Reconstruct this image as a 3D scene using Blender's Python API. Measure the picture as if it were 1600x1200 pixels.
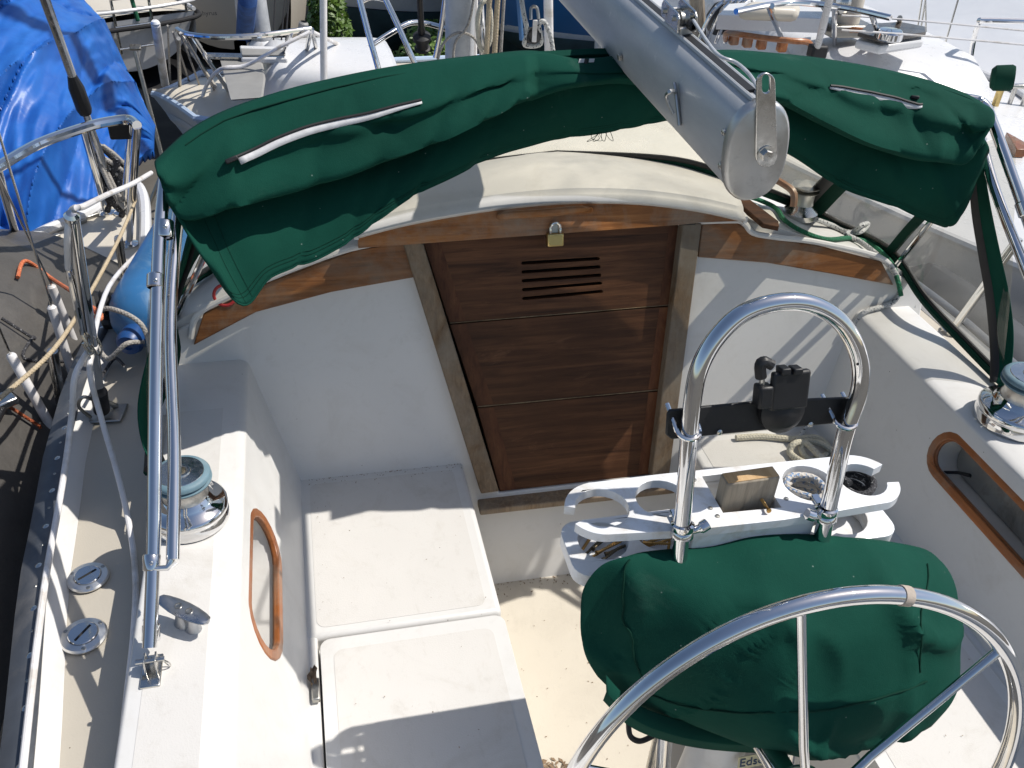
import bpy, bmesh, math, random
from mathutils import Vector as V, Matrix, noise
from mathutils.geometry import tessellate_polygon
import numpy as np
random.seed(7)
R = math.radians
for o in list(bpy.data.objects):
    bpy.data.objects.remove(o)
scene = bpy.context.scene
C = bpy.data.collections.new('boatyard'); scene.collection.children.link(C)

# ---------------------------------------------------------------- camera (boat axes: X starboard, Y bow, Z up; seat tops at z=0)
YAW, PIT, ROL, FPX = R(14.2), R(35.46), R(3.17), 1400.0
CAM = V((-0.6, 0.0, 1.5))
_f = V((math.sin(YAW)*math.cos(PIT), math.cos(YAW)*math.cos(PIT), -math.sin(PIT)))
_r0 = V((math.cos(YAW), -math.sin(YAW), 0)); _u0 = _r0.cross(_f)
_r = math.cos(ROL)*_r0 + math.sin(ROL)*_u0; _u = -math.sin(ROL)*_r0 + math.cos(ROL)*_u0
cam = bpy.data.objects.new('camera', bpy.data.cameras.new('camera')); C.objects.link(cam)
cam.matrix_world = Matrix(((_r.x, _u.x, -_f.x, CAM.x), (_r.y, _u.y, -_f.y, CAM.y), (_r.z, _u.z, -_f.z, CAM.z), (0, 0, 0, 1)))
cam.data.sensor_width = 36; cam.data.lens = FPX/1600*36; cam.data.clip_start = 0.02; cam.data.clip_end = 2000
scene.camera = cam

# ---------------------------------------------------------------- sky, sun, exposure
SUN = V((0.69, -0.045, 1.0)).normalized()
w = bpy.data.worlds.new('World'); scene.world = w; w.use_nodes = True
nt = w.node_tree; sky = nt.nodes.new('ShaderNodeTexSky'); sky.sky_type = 'NISHITA'; sky.sun_disc = False
sky.sun_elevation = math.asin(SUN.z); sky.sun_rotation = math.atan2(SUN.x, SUN.y); sky.air_density = 1.0; sky.dust_density = 1.2
bg = nt.nodes['Background']; bg.inputs[1].default_value = 0.105; nt.links.new(sky.outputs[0], bg.inputs[0])
sl = bpy.data.lights.new('sun', 'SUN'); sl.energy = 4.5; sl.angle = R(0.53); sl.color = (1.0, 0.955, 0.89)
so = bpy.data.objects.new('sun', sl); C.objects.link(so); so.rotation_euler = SUN.to_track_quat('Z', 'Y').to_euler()
scene.cycles.max_bounces = 8; scene.cycles.diffuse_bounces = 4; scene.cycles.glossy_bounces = 4; scene.cycles.transmission_bounces = 4; scene.cycles.transparent_max_bounces = 16
scene.view_settings.view_transform = 'Standard'; scene.view_settings.look = 'None'
scene.view_settings.exposure = 0.1; scene.view_settings.gamma = 1.0; scene.view_settings.use_curve_mapping = False

# ---------------------------------------------------------------- pixel of the photograph (1600x1200) -> point in the boat
def ray(x, y): return (x-800)/FPX*_r + (600-y)/FPX*_u + _f
def az(x, y, z): d = ray(x, y); return CAM + d*((z-CAM.z)/d.z)
def ay(x, y, Y): d = ray(x, y); return CAM + d*((Y-CAM.y)/d.y)
def ax(x, y, X): d = ray(x, y); return CAM + d*((X-CAM.x)/d.x)
def ad(x, y, D): return CAM + ray(x, y).normalized()*D
def ap(x, y, p, n): d = ray(x, y); return CAM + d*((V(p)-CAM).dot(V(n))/d.dot(V(n)))

# ---------------------------------------------------------------- scene objects
def props(o, label=None, cat=None, group=None, kind=None):
    if label: o['label'] = label
    if cat: o['category'] = cat
    if group: o['group'] = group
    if kind: o['kind'] = kind
    return o
def thing(name, label, cat, loc=(0, 0, 0), group=None):
    o = bpy.data.objects.new(name, None); C.objects.link(o); o.location = loc; o.empty_display_size = 0.05
    return props(o, label, cat, group)
def setp(o, parent):
    if parent is not None:
        o.parent = parent
        if parent.type == 'EMPTY': o.matrix_parent_inverse = Matrix.Translation(parent.location).inverted()
def obj(name, bm, mat, parent=None, smooth=True, bevel=0, seg=2, sharp=35, solid=0, solid_off=-1, sub=0):
    me = bpy.data.meshes.new(name)
    bmesh.ops.recalc_face_normals(bm, faces=bm.faces) if solid == 0 else None
    bm.to_mesh(me); bm.free()
    o = bpy.data.objects.new(name, me); C.objects.link(o)
    for m in (mat if isinstance(mat, (list, tuple)) else [mat]): me.materials.append(m)
    if smooth:
        for p in me.polygons: p.use_smooth = True
        me.set_sharp_from_angle(angle=R(sharp))
    if sub:
        m = o.modifiers.new('s', 'SUBSURF'); m.levels = m.render_levels = sub
    if solid:
        m = o.modifiers.new('t', 'SOLIDIFY'); m.thickness = solid; m.offset = solid_off
    if bevel:
        m = o.modifiers.new('b', 'BEVEL'); m.width = bevel; m.segments = seg; m.limit_method = 'ANGLE'; m.angle_limit = R(30)
        m.harden_normals = False
    setp(o, parent)
    return o
def B(): return bmesh.new()
def grid(rows, closed=False, bm=None, uv=None):
    """surface through rows of points"""
    bm = bm or B(); vs = [[bm.verts.new(p) for p in r] for r in rows]; n = len(rows[0])
    ul = bm.loops.layers.uv.verify() if uv else None
    for i in range(len(rows)-1):
        for j in range(n if closed else n-1):
            k = (j+1) % n
            f = bm.faces.new((vs[i][j], vs[i][k], vs[i+1][k], vs[i+1][j]))
            if uv:
                for l, (a, b) in zip(f.loops, ((i, j), (i, j+1), (i+1, j+1), (i+1, j))):
                    l[ul].uv = (uv[0][a], uv[1]*b/n)
    return bm
def smooth(pts, n=8, closed=False):
    """Catmull-Rom through points"""
    P = [V(p) for p in pts]; out = []; m = len(P)
    rng = range(m) if closed else range(m-1)
    for i in rng:
        if closed: a, b, c, d = P[(i-1) % m], P[i], P[(i+1) % m], P[(i+2) % m]
        else: a, b, c, d = P[max(i-1, 0)], P[i], P[i+1], P[min(i+2, m-1)]
        for k in range(n):
            t = k/n
            out.append(0.5*((2*b)+(c-a)*t+(2*a-5*b+4*c-d)*t*t+(3*b-a-3*c+d)*t**3))
    if not closed: out.append(P[-1])
    return out
def frames(pts, closed=False):
    T = []; m = len(pts)
    for i in range(m):
        a = pts[(i-1) % m] if (closed or i > 0) else pts[0]
        b = pts[(i+1) % m] if (closed or i < m-1) else pts[-1]
        t = b-a; T.append(t.normalized() if t.length > 1e-9 else V((0, 0, 1)))
    n = T[0].orthogonal().normalized(); N = []
    for i in range(m):
        n = n - T[i]*n.dot(T[i])
        n = n.normalized() if n.length > 1e-6 else T[i].orthogonal().normalized()
        N.append(n)
    return T, N
def tube(pts, r, seg=12, closed=False, cap=True, bm=None, el=None):
    pts = [V(p) for p in pts]; T, N = frames(pts, closed); rows = []; L = [0]
    for i in range(1, len(pts)): L.append(L[-1]+(pts[i]-pts[i-1]).length)
    for i, p in enumerate(pts):
        rr = r[i] if isinstance(r, (list, tuple)) else r
        b = T[i].cross(N[i])
        rows.append([p+(N[i]*math.cos(2*math.pi*k/seg)*(el or 1)+b*math.sin(2*math.pi*k/seg))*rr for k in range(seg)])
    if closed: rows.append(rows[0]); L.append(L[-1]+(pts[0]-pts[-1]).length)
    bm = bm or B(); st = len(bm.verts)
    bm = grid(rows, True, bm, (L, 1.0))
    if closed: bmesh.ops.remove_doubles(bm, verts=bm.verts[:], dist=1e-6)
    elif cap:
        bm.verts.ensure_lookup_table(); n = len(bm.verts)
        bm.faces.new([bm.verts[st+k] for k in range(seg)][::-1]); bm.faces.new([bm.verts[n-seg+k] for k in range(seg)])
    return bm
def lathe(prof, c, axis=(0, 0, 1), seg=32, bm=None, ref=None):
    """prof: (radius, height) pairs"""
    a = V(axis).normalized(); n = (V(ref)-a*V(ref).dot(a)).normalized() if ref else a.orthogonal().normalized(); b = a.cross(n); c = V(c)
    rows = [[c+a*h+(n*math.cos(2*math.pi*k/seg)+b*math.sin(2*math.pi*k/seg))*max(r, 1e-5) for k in range(seg)] for r, h in prof]
    bm = grid(rows, True, bm); bmesh.ops.remove_doubles(bm, verts=bm.verts[:], dist=2e-5)
    return bm
def box(c, s, m=None, bm=None):
    bm = bm or B(); c = V(c); m = m or Matrix.Identity(3)
    vs = [bm.verts.new(c+m @ V((s[0]*i/2, s[1]*j/2, s[2]*k/2))) for i in (-1, 1) for j in (-1, 1) for k in (-1, 1)]
    for f in ((0, 1, 3, 2), (4, 6, 7, 5), (0, 4, 5, 1), (2, 3, 7, 6), (0, 2, 6, 4), (1, 5, 7, 3)): bm.faces.new([vs[i] for i in f])
    return bm
def axes(x=None, y=None, z=None):
    """3x3 from approximate local y and z (or x, z) axes"""
    if z is not None and y is not None:
        z = V(z).normalized(); y = (V(y)-z*V(y).dot(z)).normalized(); x = y.cross(z)
    elif x is not None and z is not None:
        z = V(z).normalized(); x = (V(x)-z*V(x).dot(z)).normalized(); y = z.cross(x)
    else:
        x = V(x).normalized(); y = (V(y)-x*V(y).dot(x)).normalized(); z = x.cross(y)
    return Matrix((x, y, z)).transposed()
def plate(outer, d, holes=(), bm=None):
    """polygon (with holes) pushed along vector d"""
    bm = bm or B(); loops = [[V(p) for p in outer]]+[[V(p) for p in h] for h in holes]
    tri = tessellate_polygon(loops); flat = [p for l in loops for p in l]; d = V(d)
    a = [bm.verts.new(p) for p in flat]; b = [bm.verts.new(p+d) for p in flat]
    for t in tri:
        try: bm.faces.new([a[i] for i in t]); bm.faces.new([b[i] for i in t][::-1])
        except ValueError: pass
    k = 0
    for l in loops:
        n = len(l)
        for i in range(n):
            j = (i+1) % n
            bm.faces.new((a[k+i], a[k+j], b[k+j], b[k+i]))
        k += n
    return bm
def nz(p, s=1.0, o=3): return noise.fractal(V(p)*s, 0.8, 2.0, o, noise_basis='PERLIN_ORIGINAL')
def n1(p): return noise.noise(V(p))
def crease(v, k): return max(0.0, 1-k*abs(v))**2
def lerp(a, b, t): return a+(b-a)*t
def interp(xs, ys, x):
    if x <= xs[0]: return ys[0]
    for i in range(len(xs)-1):
        if x <= xs[i+1]:
            t = (x-xs[i])/(xs[i+1]-xs[i]); return ys[i]+(ys[i+1]-ys[i])*t
    return ys[-1]

# ---------------------------------------------------------------- materials
MAT = {}
def nodes(name):
    m = bpy.data.materials.new(name); m.use_nodes = True; t = m.node_tree
    MAT[name] = m
    return m, t, t.nodes['Principled BSDF']
def N(t, k, **kw):
    n = t.nodes.new(k)
    for a, b in kw.items():
        if a in n.inputs.keys(): n.inputs[a].default_value = b
        else: setattr(n, a, b)
    return n
def ramp(t, src, stops):
    r = t.nodes.new('ShaderNodeValToRGB'); e = r.color_ramp.elements
    e[0].position, e[0].color = stops[0][0], (*stops[0][1], 1); e[1].position, e[1].color = stops[-1][0], (*stops[-1][1], 1)
    for p, c in stops[1:-1]:
        x = e.new(p); x.color = (*c, 1)
    t.links.new(src, r.inputs[0]); return r.outputs[0]
def mix(t, f, a, b, mode='MIX'):
    n = t.nodes.new('ShaderNodeMix'); n.data_type = 'RGBA'; n.blend_type = mode
    for s, v in ((n.inputs[0], f), (n.inputs[6], a), (n.inputs[7], b)):
        if isinstance(v, (int, float)): s.default_value = v
        elif isinstance(v, tuple): s.default_value = (*v, 1)
        else: t.links.new(v, s)
    return n.outputs[2]
def noi(t, scale, detail=4, rough=0.55, vec=None, dist=0.0):
    n = N(t, 'ShaderNodeTexNoise', Scale=scale, Detail=detail, Roughness=rough, Distortion=dist)
    if vec is not None: t.links.new(vec, n.inputs['Vector'])
    return n.outputs[0]
def coord(t, scale=(1, 1, 1), rot=(0, 0, 0), kind='Object'):
    c = t.nodes.new('ShaderNodeTexCoord'); m = t.nodes.new('ShaderNodeMapping'); m.inputs['Scale'].default_value = scale; m.inputs['Rotation'].default_value = rot
    t.links.new(c.outputs[kind], m.inputs[0]); return m.outputs[0]
def bump(t, bs, h, strength=0.2, dist=0.002):
    b = t.nodes.new('ShaderNodeBump'); b.inputs['Strength'].default_value = strength; b.inputs['Distance'].default_value = dist
    t.links.new(h, b.inputs['Height']); t.links.new(b.outputs[0], bs.inputs['Normal']); return b
def plain(name, col, rough=0.5, metal=0.0, var=0.12, scale=8, bmp=0.0, bscale=200, coat=0.0, rvar=0.0, dirt=None, dscale=3):
    m, t, b = nodes(name); b.inputs['Metallic'].default_value = metal; b.inputs['Roughness'].default_value = rough
    v = coord(t)
    lo = tuple(c*(1-var) for c in col); hi = tuple(min(1, c*(1+var)) for c in col)
    c = ramp(t, noi(t, scale, 6, 0.6, v), ((0.3, lo), (0.7, hi)))
    if dirt:
        c = mix(t, ramp(t, noi(t, dscale, 8, 0.65, v, 0.6), ((0.5, (0, 0, 0)), (0.72, (1, 1, 1)))), c, dirt)
    t.links.new(c, b.inputs['Base Color'])
    if rvar:
        t.links.new(ramp(t, noi(t, scale*2.3, 5, 0.6, v), ((0.3, (max(0, rough-rvar),)*3), (0.7, (rough+rvar,)*3))), b.inputs['Roughness'])
    if coat: b.inputs['Coat Weight'].default_value = coat; b.inputs['Coat Roughness'].default_value = 0.1
    if bmp: bump(t, b, noi(t, bscale, 3, 0.6, v), bmp, 0.001)
    return m
def gelcoat(name, col, rough, speck, stain, bmp=0.05, bsc=400):
    m, t, b = nodes(name); v = coord(t)
    c = ramp(t, noi(t, 2.2, 7, 0.62, v), ((0.3, tuple(x*0.93 for x in col)), (0.7, col)))
    c = mix(t, ramp(t, noi(t, 7, 9, 0.7, v, 0.8), ((0.52, (0, 0, 0)), (0.78, (stain,)*3))), c, (0.42, 0.38, 0.31))
    c = mix(t, ramp(t, noi(t, 38, 8, 0.75, coord(t, (1, 0.6, 1), (0, 0, 0.4)), 0.4), ((0.55, (0, 0, 0)), (0.8, (stain*0.8,)*3))), c, (0.36, 0.33, 0.28))
    vo = N(t, 'ShaderNodeTexVoronoi', Scale=26.0, Randomness=1.0); t.links.new(v, vo.inputs['Vector'])
    sp = N(t, 'ShaderNodeMath', operation='LESS_THAN'); t.links.new(vo.outputs['Distance'], sp.inputs[0]); sp.inputs[1].default_value = speck
    gate = N(t, 'ShaderNodeMath', operation='GREATER_THAN'); t.links.new(noi(t, 9, 2, 0.5, v), gate.inputs[0]); gate.inputs[1].default_value = 0.56
    mm = N(t, 'ShaderNodeMath', operation='MULTIPLY'); t.links.new(sp.outputs[0], mm.inputs[0]); t.links.new(gate.outputs[0], mm.inputs[1])
    c = mix(t, mm.outputs[0], c, (0.13, 0.10, 0.07))
    t.links.new(c, b.inputs['Base Color']); b.inputs['Roughness'].default_value = rough
    t.links.new(ramp(t, noi(t, 14, 6, 0.6, v), ((0.3, (rough-0.08,)*3), (0.7, (rough+0.1,)*3))), b.inputs['Roughness'])
    bump(t, b, noi(t, bsc, 3, 0.6, v), bmp, 0.001)
    return m
def wood(name, c0, c1, c2, axis='X', sc=1.0, rough=0.45, grey=0.0, coat=0.25):
    m, t, b = nodes(name)
    s = {'X': (1.2, 22, 22), 'Y': (22, 1.2, 22), 'Z': (22, 22, 1.2)}[axis]
    v = coord(t, tuple(q*sc for q in s)); v2 = coord(t)
    g = noi(t, 1.6, 9, 0.68, v, 0.7); big = noi(t, 3.5, 4, 0.5, v2)
    c = ramp(t, g, ((0.30, c0), (0.5, c1), (0.72, c2)))
    c = mix(t, ramp(t, big, ((0.38, (0, 0, 0)), (0.68, (0.6,)*3))), c, tuple(q*0.45 for q in c1))
    fine = noi(t, 6.0, 10, 0.75, v)
    c = mix(t, ramp(t, fine, ((0.56, (0, 0, 0)), (0.68, (0.55,)*3))), c, tuple(q*0.3 for q in c0))
    scf = noi(t, 7, 10, 0.75, coord(t, {'X': (0.5, 2.2, 2.2), 'Y': (2.2, 0.5, 2.2), 'Z': (2.2, 2.2, 0.5)}[axis]), 0.8)
    c = mix(t, ramp(t, scf, ((0.58, (0, 0, 0)), (0.74, (0.5,)*3))), c, tuple(min(1, q*1.5+0.02) for q in c2))
    if grey: c = mix(t, ramp(t, noi(t, 5, 8, 0.7, v2, 0.5), ((0.5-grey*0.4, (0, 0, 0)), (0.8-grey*0.2, (1, 1, 1)))), c, (0.27, 0.235, 0.185))
    oi = t.nodes.new('ShaderNodeObjectInfo'); hs = t.nodes.new('ShaderNodeHueSaturation'); mr = N(t, 'ShaderNodeMapRange'); t.links.new(oi.outputs['Random'], mr.inputs[0]); mr.inputs[3].default_value = 0.78; mr.inputs[4].default_value = 1.18; t.links.new(mr.outputs[0], hs.inputs['Value']); t.links.new(c, hs.inputs['Color']); c = hs.outputs[0]
    t.links.new(c, b.inputs['Base Color']); b.inputs['Roughness'].default_value = rough; b.inputs['Specular IOR Level'].default_value = 0.3
    b.inputs['Coat Weight'].default_value = coat; b.inputs['Coat Roughness'].default_value = 0.3
    bump(t, b, fine, 0.35, 0.0015)
    return m
def metal(name, col, rough=0.08, rvar=0.05, dirt=0.0, dcol=(0.25, 0.2, 0.15), bmp=0.0, aniso=0.0):
    m, t, b = nodes(name); v = coord(t); b.inputs['Metallic'].default_value = 1.0
    c = ramp(t, noi(t, 6, 6, 0.6, v), ((0.3, tuple(x*0.9 for x in col)), (0.7, col)))
    if dirt: c = mix(t, ramp(t, noi(t, 30, 8, 0.7, v), ((0.55, (0, 0, 0)), (0.75, (dirt,)*3))), c, dcol)
    t.links.new(c, b.inputs['Base Color'])
    t.links.new(ramp(t, noi(t, 40, 6, 0.7, v), ((0.35, (max(0.02, rough-rvar),)*3), (0.75, (rough+rvar*1.6,)*3))), b.inputs['Roughness'])
    if bmp: bump(t, b, noi(t, 120, 4, 0.6, v), bmp, 0.0008)
    return m
def canvas(name, col, lint=True):
    m, t, b = nodes(name); v = coord(t)
    c = ramp(t, noi(t, 5, 7, 0.6, v), ((0.3, tuple(x*0.82 for x in col)), (0.7, tuple(x*1.12 for x in col))))
    if lint:
        vo = N(t, 'ShaderNodeTexVoronoi', Scale=30.0); t.links.new(coord(t, (1, 1, 1), (0.4, 0.2, 0.9)), vo.inputs['Vector'])
        c = mix(t, ramp(t, vo.outputs['Distance'], ((0.02, (0.5,)*3), (0.05, (0, 0, 0)))), c, (0.30, 0.36, 0.32))
        c = mix(t, ramp(t, noi(t, 3, 8, 0.7, v, 1.0), ((0.6, (0, 0, 0)), (0.85, (0.25,)*3))), c, (0.16, 0.25, 0.2))
    t.links.new(c, b.inputs['Base Color']); b.inputs['Roughness'].default_value = 0.85
    b.inputs['Specular IOR Level'].default_value = 0.12
    wv = N(t, 'ShaderNodeTexNoise', Scale=700.0, Detail=2.0); t.links.new(v, wv.inputs['Vector'])
    w2 = noi(t, 26, 5, 0.6, v); ad_ = N(t, 'ShaderNodeMath', operation='MULTIPLY_ADD'); t.links.new(w2, ad_.inputs[0]); ad_.inputs[1].default_value = 3.0; t.links.new(wv.outputs[0], ad_.inputs[2])
    b1 = bump(t, b, ad_.outputs[0], 0.35, 0.0012); b0 = N(t, 'ShaderNodeBump', Strength=0.35, Distance=0.006); t.links.new(noi(t, 5.5, 2, 0.45, coord(t, (1, 1, 1.6), (0.5, 0.3, 0.6)), 1.0), b0.inputs['Height']); t.links.new(b0.outputs[0], b1.inputs['Normal'])
    return m
def rope(name, base, fleck, amount=0.5, sc=1.0):
    """braided line: herringbone from the tube's own coordinates"""
    m, t, b = nodes(name); uv = t.nodes.new('ShaderNodeTexCoord').outputs['UV']
    sp = t.nodes.new('ShaderNodeSeparateXYZ'); t.links.new(uv, sp.inputs[0])
    def wave(sign):
        a = N(t, 'ShaderNodeMath', operation='MULTIPLY'); t.links.new(sp.outputs[0], a.inputs[0]); a.inputs[1].default_value = 700*sc
        c2 = N(t, 'ShaderNodeMath', operation='MULTIPLY_ADD'); t.links.new(sp.outputs[1], c2.inputs[0]); c2.inputs[1].default_value = sign*math.pi*2*4; t.links.new(a.outputs[0], c2.inputs[2])
        s = N(t, 'ShaderNodeMath', operation='SINE'); t.links.new(c2.outputs[0], s.inputs[0]); return s.outputs[0]
    mx = N(t, 'ShaderNodeMath', operation='MAXIMUM'); t.links.new(wave(1), mx.inputs[0]); t.links.new(wave(-1), mx.inputs[1])
    f = ramp(t, noi(t, 160, 3, 0.5, coord(t)), ((0.62-amount*0.22, (0, 0, 0)), (0.66-amount*0.22, (1, 1, 1))))
    c = mix(t, f, base, fleck); c = mix(t, ramp(t, noi(t, 25, 5, 0.6, coord(t)), ((0.4, (0, 0, 0)), (0.75, (0.5,)*3))), c, tuple(x*0.55 for x in base))
    t.links.new(c, b.inputs['Base Color']); b.inputs['Roughness'].default_value = 0.8
    bump(t, b, mx.outputs[0], 0.5, 0.0012)
    return m
def clear(name, tint=(0.86, 0.85, 0.80), haze=0.12, dirt=(0.45, 0.42, 0.36)):
    """old clear vinyl: lets sun through, glossy, hazed"""
    m = bpy.data.materials.new(name); MAT[name] = m; m.use_nodes = True; t = m.node_tree; t.nodes.remove(t.nodes['Principled BSDF']); out = t.nodes['Material Output']
    tr = N(t, 'ShaderNodeBsdfTransparent', Color=(*tint, 1)); gl = N(t, 'ShaderNodeBsdfGlossy', Roughness=0.1, Color=(1, 1, 1, 1)); df = N(t, 'ShaderNodeBsdfDiffuse', Color=(*dirt, 1))
    tl = N(t, 'ShaderNodeBsdfTranslucent', Color=(*dirt, 1)); a0 = N(t, 'ShaderNodeMixShader', Fac=0.5); t.links.new(df.outputs[0], a0.inputs[1]); t.links.new(tl.outputs[0], a0.inputs[2])
    v = coord(t); hz = ramp(t, noi(t, 4, 8, 0.65, v, 0.6), ((0.35, (haze*0.4,)*3), (0.75, (haze*1.8,)*3)))
    s1 = N(t, 'ShaderNodeMixShader'); t.links.new(hz, s1.inputs[0]); t.links.new(tr.outputs[0], s1.inputs[1]); t.links.new(a0.outputs[0], s1.inputs[2])
    lw = N(t, 'ShaderNodeLayerWeight', Blend=0.5); pw_ = N(t, 'ShaderNodeMath', operation='POWER'); t.links.new(lw.outputs['Facing'], pw_.inputs[0]); pw_.inputs[1].default_value = 4.0
    fr = N(t, 'ShaderNodeMath', operation='MULTIPLY_ADD'); t.links.new(pw_.outputs[0], fr.inputs[0]); fr.inputs[1].default_value = 0.45; fr.inputs[2].default_value = 0.035; bp = N(t, 'ShaderNodeBump', Strength=0.12, Distance=0.01); t.links.new(noi(t, 7, 3, 0.5, v, 0.5), bp.inputs['Height'])
    t.links.new(bp.outputs[0], gl.inputs['Normal'])
    s2 = N(t, 'ShaderNodeMixShader'); t.links.new(fr.outputs[0], s2.inputs[0]); t.links.new(s1.outputs[0], s2.inputs[1]); t.links.new(gl.outputs[0], s2.inputs[2])
    t.links.new(s2.outputs[0], out.inputs['Surface']); return m

gelcoat('white_gel', (0.70, 0.69, 0.665), 0.36, 0.03, 0.26)
gelcoat('seat_gel', (0.655, 0.635, 0.60), 0.55, 0.04, 0.45, 0.35, 330)
gelcoat('deck_gel', (0.47, 0.43, 0.36), 0.6, 0.03, 0.25, 0.3, 300)
gelcoat('floor_gel', (0.60, 0.55, 0.46), 0.6, 0.045, 0.38, 0.45, 300)
wood('teak', (0.14, 0.050, 0.013), (0.31, 0.12, 0.034), (0.46, 0.205, 0.07), 'X', 1.5, 0.5, 0.12, 0.08)
wood('board_wood', (0.030, 0.013, 0.006), (0.098, 0.040, 0.017), (0.185, 0.082, 0.036), 'X', 1.5, 0.62, 0.0, 0.0)
wood('board_end', (0.07, 0.025, 0.011), (0.14, 0.052, 0.022), (0.20, 0.085, 0.036), 'Z', 1.5, 0.62, 0.0, 0.0)
wood('post_wood', (0.10, 0.058, 0.028), (0.22, 0.135, 0.07), (0.36, 0.25, 0.145), 'Z', 2.4, 0.8, 0.35, 0.0)
wood('frame_wood', (0.16, 0.048, 0.014), (0.34, 0.115, 0.032), (0.44, 0.18, 0.06), 'Y', 0.8, 0.4, 0.1, 0.35)
wood('grey_block', (0.17, 0.135, 0.10), (0.42, 0.35, 0.26), (0.60, 0.52, 0.41), 'Z', 1.6, 0.85, 0.15, 0.0)
wood('cut_wood', (0.42, 0.25, 0.11), (0.55, 0.36, 0.18), (0.65, 0.46, 0.26), 'Y', 1.4, 0.8, 0.0, 0.0)
metal('chrome', (0.76, 0.76, 0.76), 0.06, 0.04, 0.25, (0.5, 0.46, 0.42))
metal('steel', (0.62, 0.61, 0.58), 0.22, 0.1, 0.4, (0.25, 0.2, 0.15))
metal('dull_steel', (0.42, 0.41, 0.38), 0.4, 0.12, 0.6, (0.16, 0.12, 0.09), 0.2)
metal('brass', (0.62, 0.47, 0.2), 0.35, 0.1, 0.5, (0.2, 0.17, 0.08))
metal('screw_brass', (0.55, 0.33, 0.12), 0.38, 0.1, 0.3, (0.2, 0.1, 0.04))
metal('screw_dark', (0.2, 0.16, 0.1), 0.5, 0.1, 0.3, (0.1, 0.07, 0.04))
canvas('green_canvas', (0.0042, 0.052, 0.035))
canvas('green_cover', (0.0042, 0.050, 0.034))
canvas('green_edge', (0.004, 0.034, 0.022), False)
plain('black_plastic', (0.007, 0.007, 0.008), 0.5, 0, 0.2, 20, 0.15, 300, 0.0, 0.1)
plain('white_plastic', (0.76, 0.77, 0.78), 0.3, 0, 0.05, 5, 0.05, 200, 0.1, 0.08, (0.55, 0.5, 0.42), 14)
plain('white_cover', (0.74, 0.72, 0.71), 0.4, 0, 0.08, 6, 0, 200, 0.1, 0.05, (0.45, 0.40, 0.33), 9)
plain('rubber', (0.012, 0.012, 0.013), 0.6, 0, 0.2, 30)
plain('dark_gap', (0.012, 0.012, 0.012), 0.8)
plain('locker_shade_grey', (0.33, 0.31, 0.27), 0.6, 0, 0.15, 12, 0.1, 60, 0, 0, (0.1, 0.08, 0.06), 9)  # darker than the white pocket: recess shade put into the colour, plus dirt
plain('zip_tape', (0.62, 0.62, 0.62), 0.8, 0, 0.15, 60, 0.3, 600)
plain('dirt_line', (0.16, 0.115, 0.065), 0.9, 0, 0.5, 90, 0.3, 200)
clear('vinyl')
clear('yellow_vinyl', (0.92, 0.88, 0.76), 0.30, (0.80, 0.76, 0.64))
rope('rope_cream', (0.62, 0.58, 0.46), (0.50, 0.46, 0.36), 0.2)
rope('rope_fleck', (0.52, 0.52, 0.50), (0.03, 0.03, 0.04), 0.15, 0.8)
rope('rope_blue', (0.56, 0.52, 0.46), (0.16, 0.26, 0.42), 0.35, 0.8)
rope('rope_green', (0.014, 0.13, 0.06), (0.02, 0.2, 0.1), 0.4)
rope('rope_tan', (0.52, 0.42, 0.28), (0.40, 0.32, 0.2), 0.3)
rope('rope_grey', (0.36, 0.34, 0.31), (0.25, 0.23, 0.2), 0.4)

# ================================================================ THE BOAT WE STAND IN
M = MAT
ZC, ZD, ZF = 0.315, 0.20, -0.36
T15 = math.tan(R(15)); NB = V((0, -math.cos(R(15)), math.sin(R(15))))      # the raked bulkhead
def yb(z): return 1.72+z*T15
def bk(x, z, off=0.0): return V((x, yb(z), z))+NB*off                        # on the bulkhead, off metres proud
def bp(x, y, off=0.0): return ap(x, y, V((0, 1.72, 0))+NB*off, NB)           # pixel -> bulkhead
boat = thing('sailboat', 'white fibreglass sailboat whose open cockpit fills the picture', 'sailboat', (0, 1.0, -2.6))
def cut(o, cb):
    """cut a shape out of a mesh object for good"""
    me = bpy.data.meshes.new('cut'); bmesh.ops.recalc_face_normals(cb, faces=cb.faces); cb.to_mesh(me); cb.free()
    co = bpy.data.objects.new('cut', me); C.objects.link(co)
    md = o.modifiers.new('x', 'BOOLEAN'); md.operation = 'DIFFERENCE'; md.object = co; md.solver = 'EXACT'
    dg = bpy.context.evaluated_depsgraph_get(); nm = bpy.data.meshes.new_from_object(o.evaluated_get(dg)); o.modifiers.clear(); o.data = nm
    bpy.data.objects.remove(co)
    for p in nm.polygons: p.use_smooth = True
    nm.set_sharp_from_angle(angle=R(35))
def prism(xz, y0, y1, bm=None):
    return plate([V((x, y0, z)) for x, z in xz], (0, y1-y0, 0), bm=bm)
Y0 = -0.75
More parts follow.
